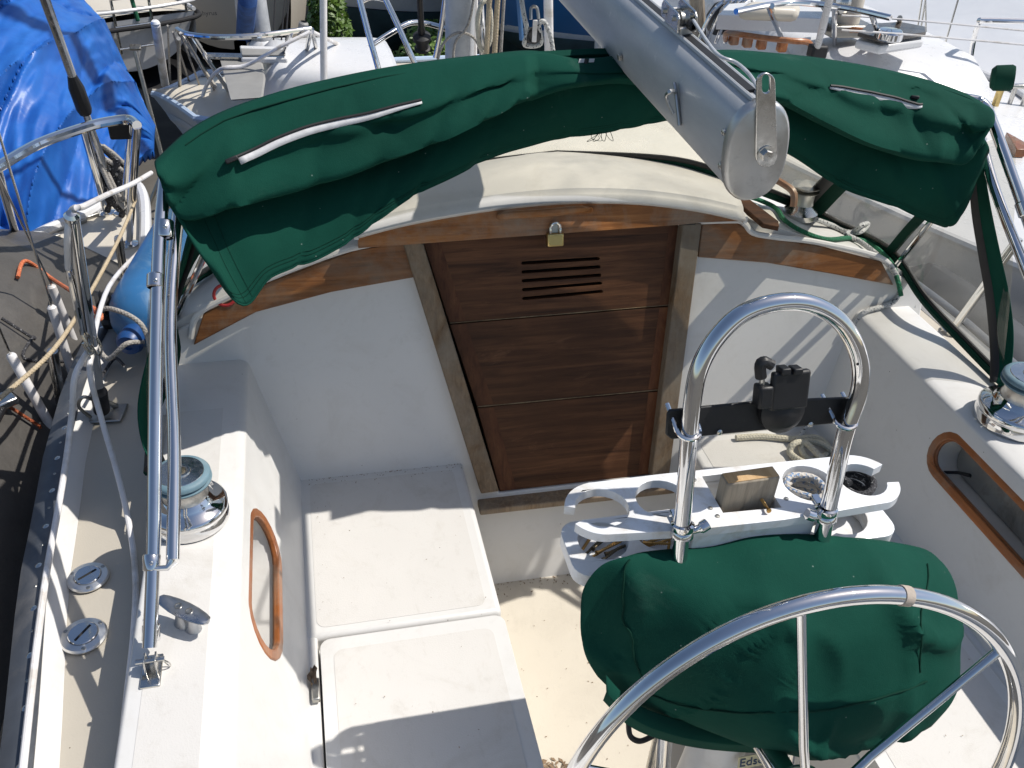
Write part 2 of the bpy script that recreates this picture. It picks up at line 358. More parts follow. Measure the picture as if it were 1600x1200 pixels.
# floor and seats
obj('cockpit_floor', box((0.02, (Y0+1.69)/2, ZF-0.02), (0.66, 1.69-Y0, 0.04)), M['floor_gel'], boat, False)
def rrect(x0, x1, y0, y1, r, z, n=5):
    out = []
    for cx, cy, a in ((x1-r, y1-r, 0), (x0+r, y1-r, 90), (x0+r, y0+r, 180), (x1-r, y0+r, 270)):
        for k in range(n+1):
            t = R(a+90*k/n); out.append(V((cx+r*math.cos(t), cy+r*math.sin(t), z)))
    return out
def seat(s, xin, xout, seam, first):
    def X(v): return s*v
    st = obj('seat', prism([(X(xin), ZF-0.02), (X(xin), -0.045), (X(xout-0.02), -0.045), (X(xout-0.02), -0.003), (X(xout+0.06), -0.003), (X(xout+0.06), ZF-0.02)], Y0, 1.79), M['white_gel'], boat, bevel=0.006)
    fr = obj('seat_end', box((X((xin+xout+0.03)/2), (seam+1.76)/2+0.002, -0.026), (xout+0.03-xin, 1.76-seam-0.004, 0.052)), M['white_gel'], boat, bevel=0.012, seg=4)
    obj('nonskid_panel', plate(rrect(X(xin)+s*0.03 if s > 0 else X(xout)+0.02, X(xout)-0.02 if s > 0 else X(xin)-0.03, seam+0.028, 1.70, 0.02, 0.0004), (0, 0, 0.0004)), M['seat_gel'], fr)
    lid = obj('seat_lid', plate(rrect(min(X(xin), X(xout-0.024)), max(X(xin), X(xout-0.024)), -0.35, seam-0.004, 0.022, -0.04), (0, 0, 0.042)), M['white_gel'], boat, bevel=0.012, seg=4)
    obj('nonskid_panel', plate(rrect(min(X(xin+0.03), X(xout-0.05)), max(X(xin+0.03), X(xout-0.05)), -0.3, seam-0.035, 0.02, 0.0023), (0, 0, 0.0004)), M['seat_gel'], lid)
    return st, lid
ps, plid = seat(-1, 0.282, 0.688, 1.227, True)
ss, slid = seat(1, 0.325, 0.700, 1.10, False)
h0 = az(497, 1080, 0.004)
obj('hinge', box(h0+V((-0.004, 0, 0.004)), (0.016, 0.05, 0.012)), M['dull_steel'], plid, bevel=0.003)
# coamings with their locker openings
def coaming(s, xi, xt, wid, px):
    """px: extreme pixels of the locker frame (edge down, edge up, fore, aft)"""
    prof = [(s*(xi-0.015), -0.03), (s*xi, 0.0), (s*(xt-0.012), ZC-0.008), (s*(xt+0.006), ZC), (s*(xt+wid), ZC), (s*(xt+wid+0.03), ZD-0.05), (s*(xt+wid+0.03), -0.03)]
    o = obj('coaming', prism(prof, Y0, 1.83), M['white_gel'], boat, bevel=0.014, seg=4)
    p0 = V((s*xi, 0, 0)); up = V((s*(xt-xi), 0, ZC)).normalized(); n = V((0, 1, 0)).cross(up); n = n if n.x*s < 0 else -n
    q = [ap(*p, p0, n) for p in px]
    ys = sorted((q[2].y, q[3].y)); ss_ = sorted(((q[0]-p0).dot(up), (q[1]-p0).dot(up)))
    def loop(g, off, m=10):
        a0, a1, b0, b1 = ys[0]+g, ys[1]-g, ss_[0]+g, ss_[1]-g; r = (b1-b0)/2; out = []
        for cy, st in ((a1-r, -90), (a0+r, 90)):
            for k in range(m+1):
                t = R(st+180*k/m); out.append(V((p0.x, cy+r*math.cos(t), p0.z))+up*((b0+b1)/2+r*math.sin(t))+n*off)
        return out
    cut(o, plate(loop(0.012, 0.03), -n*0.16))
    fr = obj('locker_frame', plate(loop(0, -0.004), n*0.012, [loop(0.020, -0.004)]), M['frame_wood'], boat, bevel=0.004, seg=3)
    li = loop(0.0195, 0.002); lo = [p-n*0.007 for p in li]
    obj('locker_lining', grid([li+[li[0]], lo+[lo[0]]]), M['frame_wood'], fr, solid=0.003)
    obj('locker_shade_plate', plate(loop(0.014, -0.075), -n*0.004), M['locker_shade_grey'], o, False)  # plate added to darken the pocket; its grey stands for shade
    return o, ys, ss_, p0, up, n
pc = coaming(-1, 0.688, 0.79, 0.15, ((436, 900), (381, 880), (392, 782), (425, 1044)))
sc = coaming(1, 0.700, 0.803, 0.15, ((1500, 790), (1560, 735), (1470, 676), (1640, 930)))
pass
obj('nonskid_panel', plate([V((-0.915, -0.4, ZC+0.0003)), V((-0.825, -0.4, ZC+0.0003)), V((-0.825, 1.62, ZC+0.0003)), V((-0.915, 1.62, ZC+0.0003))], V((0, 0, 0.0004))), M['seat_gel'], pc[0])
# bulkhead with the companionway cut out of it
ol = [(-0.99, -0.42), (0.99, -0.42), (0.99, 0.345), (0.93, 0.39), (0.75, 0.455), (0.5, 0.53), (0.31, 0.565), (0.30, 0.60), (0.236, -0.095), (-0.19, -0.095), (-0.375, 0.60), (-0.40, 0.565), (-0.6, 0.51), (-0.8, 0.44), (-0.93, 0.39), (-0.99, 0.345)]
obj('bulkhead', plate([bk(x, z) for x, z in ol], -NB*0.03), M['white_gel'], boat, bevel=0.004)
# rounded corners where bulkhead, seats and coamings meet
def fillet(a, b, u, v, r, par):
    rows = []
    for p in (V(a), V(b)):
        rows.append([p+V(u)*r*(1-math.sin(t))+V(v)*r*(1-math.cos(t)) for t in [R(90*k/6) for k in range(7)]])
    return obj('corner_fillet', grid(rows), M['white_gel'], par)
UPB = V((0, math.sin(R(15)), math.cos(R(15))))
# teak trim, posts, sill
def pxplate(pts, off, th): return plate([bp(x, y, off) for x, y in pts], -NB*th)
obj('trim_board', pxplate([(302, 540), (318, 490), (420, 441), (545, 394), (632, 379), (655, 432), (520, 456), (400, 488)], 0.012, 0.014), M['teak'], boat, bevel=0.003)
obj('trim_board', pxplate([(1097, 351), (1150, 347), (1163, 355), (1176, 369), (1280, 384), (1378, 409), (1397, 446), (1300, 428), (1200, 411), (1091, 402)], 0.012, 0.014), M['teak'], boat, bevel=0.003)
obj('door_post', pxplate([(629, 378), (660, 376), (780, 768), (752, 772)], 0.022, 0.03), M['post_wood'], boat, bevel=0.003)
obj('door_post', pxplate([(1067, 349), (1097, 349), (1046, 743), (1018, 745)], 0.022, 0.03), M['post_wood'], boat, bevel=0.003)
a, b_ = bp(746, 776, 0.0), bp(1047, 751, 0.0)
obj('sill', box((a+b_)/2+NB*0.012+V((0, 0, -0.012)), ((b_-a).length, 0.062, 0.02), axes(x=b_-a, z=V((0, 0, 1)))), M['post_wood'], boat, bevel=0.004)
# washboards: three planks, the top one with vent slots
def slots():
    hs = []
    for k in range(5):
        l, r_ = V((817+0.4*k, 411+13.9*k)), V((935+1.2*k, 404+12.9*k)); h = 2.4; e = []
        d = (r_-l).normalized(); u = V((-d.y, d.x))
        for c, st in ((r_, -90), (l, 90)):
            for m_ in range(7):
                t = R(st+30*m_); e.append(c+d*math.cos(t)*h+u*math.sin(t)*h)
        hs.append([bp(p.x, p.y, -0.008) for p in e])
    return hs
wb = [((661, 377), (1068, 349), (1052.5, 475.5), (702, 504.5), slots()), ((702.5, 507.2), (1052.5, 478.5), (1035, 608), (745, 635), []), ((745.5, 637.6), (1035.5, 610.6), (1019, 741), (781, 768), [])]
for p0_, p1_, p2_, p3_, hs in wb:
    o = obj('washboard', plate([bp(*p, -0.008) for p in (p0_, p1_, p2_, p3_)], -NB*0.02, hs), M['board_wood'], boat, bevel=0.0015)
    for a_, b2, d_, sgn in ((p0_, p3_, 26, 1), (p1_, p2_, 22, -1)):
        q = [(a_[0]+sgn*1, a_[1]+1), (a_[0]+sgn*d_, a_[1]+1-sgn*d_*0.08), (b2[0]+sgn*d_, b2[1]-1.5-sgn*d_*0.08), (b2[0]+sgn*1, b2[1]-1.5)]
        obj('end_batten', plate([bp(x, y, -0.0072) for x, y in q], -NB*0.0014), M['board_end'], o)
for (xa, ya), (xb, yb2) in (((703, 505.6), (1051, 476.6)), ((746, 636.2), (1034, 609.2))):
    obj('worn_edge', tube([bp(lerp(xa, xb, k/24), lerp(ya, yb2, k/24)-0.6, -0.0078+0.0006*n1((k*0.7, xa, 0))) for k in range(25)], [0.0006+0.0008*max(0, n1((k*0.45, xa, 3.3))+0.35) for k in range(25)], 6), plain('worn_wood', (0.30, 0.22, 0.13), 0.85, 0, 0.3, 90) if 'worn_wood' not in M else M['worn_wood'], boat)
obj('cabin_dark_sheet', plate([bk(-0.5, -0.2, -0.12), bk(0.5, -0.2, -0.12), bk(0.5, 0.62, -0.12), bk(-0.5, 0.62, -0.12)], -NB*0.01), M['dark_gap'], boat, False)  # near-black sheet in place of the unlit cabin behind the boards
# sliding hatch: curved white top, teak board across its end, handle
arc = [(560, 366), (620, 350), (700, 334), (800, 319.5), (900, 312), (1000, 314), (1090, 325), (1163, 341)]
bot = [(1166, 345), (1097, 347.5), (1067, 351), (860, 366), (660, 380.5), (560, 388)]
obj('hatch_board', plate([bp(x, y, 0.035) for x, y in [(p.x, p.y) for p in smooth([V((a, b, 0)) for a, b in arc], 4)]+bot], -NB*0.022), M['teak'], boat, bevel=0.003)
ha = [bp(p.x, p.y-1, 0.045) for p in smooth([V((a, b, 0)) for a, b in arc], 4)]
rows = []
for k, dy in enumerate((0, 0.0, 0.006, 0.02, 0.1, 0.25, 0.4, 0.6)):
    dz = (-0.012, 0.0, 0.010, 0.016, 0.024, 0.030, 0.032, 0.03)[k]
    rows.append([p+V((0, dy+0.02*(k > 0), dz)) for p in ha])
hatch = obj('sliding_hatch', grid(rows), M['white_gel'], boat, solid=0.012, solid_off=1)
for e_, s in ((ha[0], -1), (ha[-1], 1)):
    obj('hatch_side', plate([e_+V((0, 0, 0.002)), e_+V((0, 0.6, 0.03)), e_+V((0, 0.6, -0.04)), e_+V((0, 0, -0.015))], V((s*0.01, 0, 0))), M['white_gel'], hatch)
hp = [bp(780, 339, 0.036), bp(790, 336.5, 0.062), bp(850, 332.5, 0.066), bp(910, 327.5, 0.062), bp(922, 328.5, 0.036)]
obj('hatch_handle', tube(smooth(hp, 5), [0.008]*5+[0.0105]*11+[0.008]*5, 10, el=0.8), M['teak'], boat)
# cabin top, sides, deck lip
def zt(x): return 0.602-0.20*abs(x/0.93)**2.0
rows = []
xs = [-0.97, -0.96, -0.94, -0.9, -0.8, -0.65, -0.5, -0.35, -0.2, 0, 0.2, 0.35, 0.5, 0.65, 0.8, 0.9, 0.94, 0.96, 0.97]
def ztop(x):
    a = abs(x); base = zt(min(a, 0.9))
    return base-(0 if a < 0.9 else {0.9: 0.0, 0.94: 0.022, 0.96: 0.06, 0.97: 0.10}[round(a, 2)])
for k, yy in enumerate((0, 0.006, 0.3, 0.6, 0.9, 1.15, 1.3, 1.36)):
    rows.append([V((x*(1-0.09*max(0, yy-0.3)**1.2), yb(ztop(x))+yy+0.012, ztop(x)+(-0.03 if k == 0 else -0.015*yy)-0.07*max(0, yy-0.3)**2*(1+abs(x)) - (0 if yy < 1.25 else (0.06 if yy < 1.35 else 0.2)))) for x in xs])
obj('cabin_top', grid(rows), M['white_gel'], boat)
for s in (-1, 1):
    rr = [[V((s*0.97*(1-0.09*max(0, y_-0.3)**1.2), yb(0.3)+y_+0.012, ztop(0.97)-0.015*y_-0.1*max(0, y_-0.3)**2)), V((s*0.985*(1-0.09*max(0, y_-0.3)**1.2), yb(0.3)+y_+0.012, ZD-0.02))] for y_ in (-0.01, 0.3, 0.6, 0.9, 1.15, 1.36)]
    obj('cabin_side', grid(rr), M['white_gel'], boat)
lipr = [bp(1060, 347.5, 0.012), bp(1150, 344.5, 0.012), bp(1164, 350, 0.012), bp(1177, 364, 0.012), bp(1215, 371, 0.012), bp(1280, 379, 0.012), bp(1376, 403, 0.012), bp(1404, 437, 0.008)]
lipl = [bp(664, 376, 0.012), bp(640, 374, 0.012), bp(545, 389, 0.012), bp(420, 435, 0.012), bp(316, 485, 0.01), bp(298, 528, 0.004)]
for l in (lipr, lipl): obj('deck_lip', tube(smooth(l, 6), 0.0075, 8), M['white_gel'], boat)
for px_, w_ in (([(1062, 347), (1085, 345.5)], 0.009), ([(655, 373.5), (664, 377)], 0.009)):
    obj('track_end', tube([bp(x, y, 0.024) for x, y in px_], w_, 8), M['rubber'], boat)
tr0, tr1 = az(1106, 279, 0.60), az(1200, 350, 0.565)
obj('hatch_slide', plate([tr0+V((-0.012, 0, 0)), tr0+V((0.018, 0.01, 0)), tr1+V((0.03, 0.005, -0.01)), tr1+V((0.02, -0.02, -0.012)), tr1+V((-0.02, -0.01, -0.006))], V((0, 0, 0.014))), M['board_wood'], boat, bevel=0.003)
gr = [az(1196, 262, 0.60), az(1204, 275, 0.63), az(1238, 298, 0.62), az(1240, 322, 0.585)]
obj('grab_rail', tube(smooth([az(1150, 240, 0.62)]+gr, 5), 0.0115, 8, el=0.8), M['frame_wood'], boat)
# side decks, foredeck, hull, toe rail
hb_y = [-0.9, 0.0, 0.89, 1.264, 1.444, 1.635, 1.912, 2.08, 2.269, 2.439, 2.8, 3.2, 3.6, 3.95, 4.25, 4.35]
hb_x = [0.93, 1.03, 1.098, 1.148, 1.159, 1.174, 1.180, 1.164, 1.134, 1.099, 0.95, 0.74, 0.50, 0.27, 0.07, 0.01]
def hb(y): return interp(hb_y, hb_x, y)
yy_ = [-0.9+0.11*k for k in range(int((4.35+0.9)/0.11)+1)]
for s in (-1, 1):
    rows = [[V((s*min(0.93, hb(y)*0.85), y, ZD+0.02*max(0, y-2)/3)), V((s*(hb(y)-0.022), y, ZD-0.004+0.02*max(0, y-2)/3))] for y in yy_]
    obj('side_deck', grid(rows), M['deck_gel'], boat)
    dz = lambda y: 0.02*max(0, y-2)/3
    rows = [[V((s*(hb(y)-0.046), y, ZD-0.003+dz(y))), V((s*(hb(y)-0.03), y, ZD+0.022+dz(y))), V((s*(hb(y)-0.018), y, ZD+0.03+dz(y))), V((s*(hb(y)+0.018), y, ZD+0.022+dz(y))), V((s*(hb(y)+0.024), y, ZD+0.0+dz(y)))] for y in yy_]
    obj('gunwale_lip', grid(rows), M['white_gel'], boat)
    rows = [[V((s*(hb(y)-0.020), y, ZD+0.0335+dz(y))), V((s*(hb(y)+0.014), y, ZD+0.027+dz(y))), V((s*(hb(y)+0.030), y, ZD+0.020+dz(y))), V((s*(hb(y)+0.033), y, ZD-0.02+dz(y)))] for y in yy_]
    tr = obj('toe_rail', grid(rows), M['rail_metal'] if 'rail_metal' in M else plain('rail_metal', (0.11, 0.12, 0.135), 0.42, 0.6, 0.2, 9, 0.1, 120, 0, 0.1, (0.22, 0.21, 0.2), 6), boat, solid=0.004)
    if s < 0:
        y = 0.62; k = 0
        while y < 2.3:
            c = V((-(hb(y)+0.0), y, ZD+0.031)); r_ = 0.0065 if k % 2 else 0.0035
            obj('rail_bolt', lathe([(r_, 0.0), (r_, 0.0025), (r_*0.6, 0.004), (0.0008, 0.004)], c, (-0.2, 0, 1), 10), M['steel'] if k % 2 else M['dull_steel'], tr)
            y += 0.052; k += 1
    rows = [[V((s*(hb(y)*(1-0.5*(k/6)**3) + 0.02*math.sin(k/6*3)), y-0.3*(k/6)*max(0, y-3.2), ZD+dz(y)-1.25*(k/6))) for k in range(7)] for y in yy_]
    obj('hull', grid(rows), M['white_gel'], boat)
    rows = [[V((s*(hb(y)+0.032), y, ZD-0.06)), V((s*(hb(y)+0.045), y, ZD-0.08)), V((s*(hb(y)+0.032), y, ZD-0.10))] for y in yy_]
    obj('rubbing_strake', grid(rows), M['white_gel'], boat)
rows = [[V((-0.6+1.2*k/8, y, ZD+0.004+0.05*(1-(2*k/8-1)**2)+0.02*max(0, y-2)/3)) for k in range(9)] for y in (3.0, 3.3)]
rows += [[V((hb(y)*0.95*(2*k/8-1), y, ZD+0.004+0.04*(1-(2*k/8-1)**2)+0.02*(y-2)/3)) for k in range(9)] for y in (3.5, 3.8, 4.0, 4.2, 4.33)]
obj('foredeck', grid(rows), M['deck_gel'], boat)
# stern deck behind the wheel and keel, seen only from other places
obj('stern_deck', plate([V((-0.95, -0.9, ZD+0.05)), V((0.95, -0.9, ZD+0.05)), V((0.97, Y0+0.02, ZD+0.05)), V((-0.97, Y0+0.02, ZD+0.05))], V((0, 0, -0.5))), M['white_gel'], boat, bevel=0.01)
rows = [[V((0.02+0.09*math.sin(math.pi*k/10)*sg, 0.6+2.4*k/10, z)) for k in range(11)] for sg in (1,) for z in (-0.95, -2.55)]
obj('keel', plate([V((0.11*math.sin(math.pi*k/10), 0.6+2.2*k/10, -0.9)) for k in range(11)]+[V((-0.11*math.sin(math.pi*k/10), 0.6+2.2*k/10, -0.9)) for k in range(9, 0, -1)], V((0, -0.2, -1.7))), M['dark_gap'], boat)
# deck seam lines of dirt and the red sticker by the port trim
st_ = bp(352, 458, 0.0) if False else V((-0.955, 1.86, 0.36))

# ================================================================ DODGER (spray hood) over the companionway
def pj(p):
    v = V(p)-CAM; d = v.dot(_f); return V((800+FPX*v.dot(_r)/d, 600-FPX*v.dot(_u)/d))
FOOT = V((-0.904, 0.952, 0.318)); BN = V((0, -0.97, 1)).normalized()
def bw(x, y, off=0.0): return ap(x, y, FOOT+BN*off, BN)
def onroof(x, y, add=0.004):
    z = 0.5
    for _ in range(12): z = zt(min(abs(az(x, y, z).x), 0.93))+add
    return az(x, y, z)
dodger = thing('dodger', 'dark green canvas spray dodger with rolled flap and clear windows over the companionway', 'dodger', (0, 1.9, 0.6))
bowpx = [(256, 300), (266, 250), (290, 214), (350, 175), (450, 142), (600, 105), (750, 86), (900, 75), (1000, 73), (1100, 75), (1250, 86), (1400, 112), (1495, 139), (1535, 162), (1552, 195), (1585, 285)]
bow = [bw(p[0], p[1]+(12 if 1 < i < 13 else 0), -0.01 if 1 < i < 13 else 0.0) for i, p in enumerate(bowpx)]
legP = [FOOT+V((0, 0.02, 0.03)), bw(240, 850), bw(243, 600), bw(248, 400)]
sf = V((0.904, 0.952, 0.318))
legS = [bow[-1].lerp(sf, 0.3), bow[-1].lerp(sf, 0.65), sf+V((0, 0.02, 0.03))]
path = smooth(legP+bow+legS, 7)
obj('bow_tube', tube(path, 0.0111, 14), M['chrome'], dodger)
# second bow hinged on the first, close behind it
p2 = [bw(250, 880, 0.0)+V((0.02, 0, 0.004)), bw(257, 700, -0.02)+V((0.015, 0, 0)), bw(266, 500, -0.03), bw(279, 330, -0.045), bw(292, 270, -0.06), bw(330, 215, -0.07)]
obj('second_bow_tube', tube(smooth(p2, 7), 0.0105, 12), M['chrome'], dodger)
p2s = [bw(1330, 118, -0.07), bw(1500, 175, -0.07), bw(1530, 215, -0.06), bw(1556, 300, -0.045), bow[-1].lerp(sf, 0.34)+V((-0.03, 0.02, 0)), bow[-1].lerp(sf, 0.8)+V((-0.02, 0, 0)), sf+V((-0.006, 0.03, 0.045))]
obj('second_bow_tube', tube(smooth(p2s, 7), 0.0105, 12), M['chrome'], dodger)
def toward(p, d_): return p+(CAM-p).normalized()*d_
def collar(a, b, r, name='tube_collar', mat='chrome', par=dodger):
    return obj(name, lathe([(r*0.9, 0), (r, 0.002), (r, (b-a).length-0.002), (r*0.9, (b-a).length)], a, b-a, 20), M[mat], par)
for x, y0, y1, r in ((258, 345, 372, 0.0138), (243, 428, 450, 0.0142), (237, 866, 892, 0.0136), (236, 975, 1002, 0.0135)):
    collar(bw(x, y1), bw(x+0.5, y0), r)
tabp = [bw(249, 874)+V((0.018, 0, 0.002)), bw(238, 880)+V((0.004, -0.012, 0))]
obj('end_tab', tube([p2[0], p2[0].lerp(tabp[1], 0.5)+V((0.004, -0.003, -0.006)), tabp[1]], [0.0106, 0.005, 0.004], 12), M['chrome'], dodger)
for x, y in ((243, 438), (258, 354), (236, 880), (235, 986)):
    p = bw(x, y); tt = (CAM-p).normalized(); obj('set_screw', lathe([(0.0035, 0.011), (0.0035, 0.0155), (0.002, 0.0165), (0.0005, 0.0165)], p, tt, 8), M['steel'], dodger)
for t_ in (0.06, 0.3):
    q = bow[-1].lerp(sf, t_); dd = (sf-bow[-1]).normalized(); collar(q, q+dd*0.03, 0.0142)
# deck hinge at the port foot
hg = obj('deck_hinge', box(FOOT+V((0, 0.0, -0.001)), (0.03, 0.06, 0.006)), M['steel'], dodger, bevel=0.002)
for dx in (-0.008, 0.008): obj('hinge_ear', plate([FOOT+V((dx, -0.012, 0)), FOOT+V((dx, 0.018, 0)), FOOT+V((dx, 0.012, 0.03)), FOOT+V((dx, -0.006, 0.03))], V((0.003, 0, 0))), M['steel'], hg, bevel=0.001)
obj('deck_hinge', box(sf+V((0, 0.0, -0.001)), (0.03, 0.06, 0.006)), M['steel'], dodger, bevel=0.002)
obj('quick_pin', tube(smooth([FOOT+V((0.02, 0.0, 0.022)), FOOT+V((0.028, 0.0, 0.012)), FOOT+V((0.026, 0.004, -0.0)), FOOT+V((0.018, 0.006, 0.012)), FOOT+V((0.02, 0.0, 0.022))], 5), 0.0012, 6), M['steel'], hg)
obj('hinge_pin', tube([FOOT+V((-0.02, 0.003, 0.021)), FOOT+V((0.022, 0.003, 0.021))], 0.004, 10), M['steel'], hg)
for px_ in ((260, 268), (1531, 157)):
    p = bw(*px_, 0.012); obj('snap_stud', lathe([(0.0075, 0), (0.0075, 0.003), (0.005, 0.006), (0.0004, 0.007)], p, (CAM-p), 14), M['steel'], dodger)
# canopy from the aft bow forward to the windscreen
cb = smooth([bw(*p, 0.014) for p in bowpx[1:-2]], 6)
rows = []
for k in range(9):
    t_ = k/8
    rows.append([V((p.x*(1-0.10*t_), p.y+0.17*t_-0.012, p.z-0.11*t_*t_-0.05*t_+0.004*math.sin(k*1.7)+0.006*nz((p.x*3, k*0.3, 2.0)) - 0.02*math.sin(math.pi*t_))) for p in cb])
back = [[V((p.x, p.y-0.020, p.z-0.022)) for p in cb], [V((p.x, p.y-0.024, p.z-0.006)) for p in cb]]
obj('canopy', grid(back+rows), M['green_canvas'], dodger, solid=0.0015)
seam = [p+V((0, -0.022, -0.014)) for p in cb]
obj('seam', tube([toward(bw(x, y+17-4*abs(i/11.5-1), 0.012), 0.022) for i, (x, y) in enumerate([(p.x, p.y) for p in smooth([V((*q, 0)) for q in bowpx[2:-3]], 2)])], 0.0016, 6), M['green_edge'], dodger)
# rolled-back aft flap: top, ridge, bottom pixels of each column
cols = [((243, 252), (258, 300), (283, 345)), ((290, 208), (288, 334), (372, 474)), ((350, 174), (360, 322), (424, 440)), ((440, 143), (440, 303), (500, 408)), ((520, 123), (530, 277), (560, 372)),
        ((600, 107), (620, 243), (625, 320)), ((680, 95), (700, 210), (690, 285)), ((750, 87), (765, 182), (770, 246)), ((830, 80), (835, 150), (860, 225)), ((900, 92), (905, 128), (930, 210)),
        ((980, 92), (985, 124), (1000, 197)), ((1060, 88), (1060, 130), (1060, 186)), ((1130, 79), (1140, 138), (1150, 203)), ((1200, 83), (1215, 152), (1230, 236)), ((1270, 90), (1290, 187), (1310, 288)),
        ((1340, 101), (1370, 224), (1400, 327)), ((1400, 113), (1430, 246), (1462, 353)), ((1460, 129), (1480, 256), (1494, 350)), ((1508, 147), (1514, 254), (1524, 285)), ((1538, 165), (1538, 215), (1540, 244))]
ncol = len(cols); SUBC = 9
def colpx(i, u): return smooth([V((c[i][0], c[i][1], 0)) for c in cols], SUBC)[u]
tops, mids, bots = ([p for p in smooth([V((*c[i], 0)) for c in cols], SUBC)] for i in range(3))
def flap_point(u, s):
    """u column index, s 0 at the bow, 1 at the hem"""
    tp, rp, hp_ = tops[u], mids[u], bots[u]
    uu = u/(len(tops)-1)
    T_ = bw(tp.x, tp.y, 0.012); yt_ = T_.y
    fold = 0.085*min(1, min(uu, 1-uu)*9)*(0.55 if 0.42 < uu < 0.58 else 1.0)
    Rg = ay(rp.x, rp.y, yt_-0.055-fold)
    Hm = ay(hp_.x, hp_.y, yt_-interp([0, 0.05, 0.3, 0.42, 0.6, 0.75, 0.9, 1], [0.03, 0.15, 0.13, 0.05, 0.03, 0.06, 0.10, 0.03], uu)-0.012*math.sin(uu*11))
    Un = Rg+V((0, fold+0.02, 0.006))
    if s < 0.5:
        t_ = s/0.5; p = T_.lerp(Rg, t_); bulge = math.sin(math.pi*t_**0.8)
        p += V((0, -0.024*bulge, 0.014*bulge))
    elif s < 0.6:
        t_ = (s-0.5)/0.1; p = Rg.lerp(Un, t_)+V((0, -0.012*math.sin(math.pi*t_), -0.016*math.sin(math.pi*t_)))
    else:
        t_ = (s-0.6)/0.4; p = Un.lerp(Hm, t_)+V((0, -0.02*math.sin(math.pi*t_), 0))
    k = min(1, s*6)
    X_ = uu*9
    w_ = 0.018*n1((X_*0.8, s*2.3-X_*0.35, 1.3))+0.005*n1((X_*2.1+s*3, s*4.0, 4.4))+0.013*crease(n1((X_*0.75-s*1.5, s*1.1+X_*0.3, 7.7)), 6)*math.sin(math.pi*min(1, s/0.5))+0.008*crease(n1((X_*1.5+s*2.2, s*0.9, 3.1)), 5)
    if s > 0.5: w_ *= 0.6
    else: w_ -= (0.011+0.010*n1((X_*0.9, 2.2, 8.0)))*math.cos(s/0.5*math.pi*4+1.5*n1((X_*0.6, 0.0, 2.0)))*math.sin(math.pi*s/0.5)
    if s > 0.62: w_ += 0.022*n1((X_*1.1-s*1.2, 5.5, 0.3))*(s-0.62)*2.2
    sm = min(1, min(u, len(tops)-1-u)/4.0)
    return p+V((0, w_*k*sm*1.15, w_*0.35*k*sm))
NS = [k/20*0.5 for k in range(20)]+[0.5+0.1*k/7 for k in range(7)]+[0.6+0.4*k/22 for k in range(23)]
rows = [[flap_point(u, s) for u in range(len(tops))] for s in NS]
flap = obj('aft_flap', grid(rows), M['green_canvas'], dodger, solid=0.0016, sharp=80)
# hem stitching along flap edges
obj('hem', tube([flap_point(u, 1.0) for u in range(0, len(tops))], 0.0022, 6), M['green_canvas'], flap)
for s_h in (0.955, 0.97): obj('stitching', tube([toward(flap_point(u, s_h), 0.0018) for u in range(3, len(tops)-3)], 0.0007, 4), M['green_edge'], flap)
for u_h in (11, 13): obj('stitching', tube([toward(flap_point(u_h, 0.62+0.37*k/14), 0.0018) for k in range(15)], 0.0007, 4), M['green_edge'], flap)
def strip(fn, us, w0, mat, par, off=0.003, name='zipper_tape', th=0.001):
    rows = []
    for u in us:
        a, b = fn(u), fn(u, w0)
        rows.append([a+V((0, -off, off*0.7)), b+V((0, -off, off*0.7))])
    return obj(name, grid(rows), mat, par, solid=th, solid_off=0)
# zippers: white tape with dark teeth, following the flap
def on_flap(px, py):
    best = None
    for u in range(len(tops)):
        for s in [k/60 for k in range(0, 31)]:
            q = pj(flap_point(u, s)); d_ = (q.x-px)**2+(q.y-py)**2
            if best is None or d_ < best[0]: best = (d_, u, s)
    return flap_point(best[1], best[2])
def toward(p, d_): return p+(CAM-p).normalized()*d_
def zipper(pts, wd, nm):
    ctr = smooth([V((*p, 0)) for p in pts], 5); P3 = [toward(on_flap(p.x, p.y), 0.008) for p in ctr]
    for _ in range(5): P3 = [P3[0]]+[P3[i-1]*0.25+P3[i]*0.5+P3[i+1]*0.25 for i in range(1, len(P3)-1)]+[P3[-1]]
    n_ = len(P3); rows = []
    for i, p in enumerate(P3):
        t_ = (P3[min(i+1, n_-1)]-P3[max(i-1, 0)]).normalized(); u_ = t_.cross((CAM-p).normalized()).normalized()
        k = wd*(0.35+0.65*math.sin(math.pi*min(1, (n_-1-i)/n_*1.6+0.1)/2)) if nm else wd*(0.4+0.6*math.sin(math.pi*i/(n_-1)))
        rows.append([p-u_*k*0.1, p+u_*k+(CAM-p).normalized()*0.004])
    tp = obj('zipper_tape', grid(rows), M['zip_tape'], flap, solid=0.001, solid_off=0)
    obj('zipper_teeth', tube([toward(r_[0], 0.001) for r_ in rows], 0.0026, 6), M['rubber'], tp)
    return P3
z1 = zipper([(372, 246), (420, 222), (480, 198), (540, 184), (600, 172), (655, 156)], 0.013, True)
z2 = zipper([(1300, 133), (1345, 141), (1390, 151), (1425, 160), (1440, 166)], 0.014, False)
obj('zipper_slider', box(toward(on_flap(366, 250), 0.008), (0.022, 0.008, 0.012), axes(x=z1[1]-z1[0], z=CAM-z1[0])), M['rubber'], flap, bevel=0.002)
obj('zipper_slider', box(toward(on_flap(1432, 152), 0.008), (0.016, 0.007, 0.010), axes(x=z2[1]-z2[0], z=CAM-z2[0])), M['rubber'], flap, bevel=0.002)
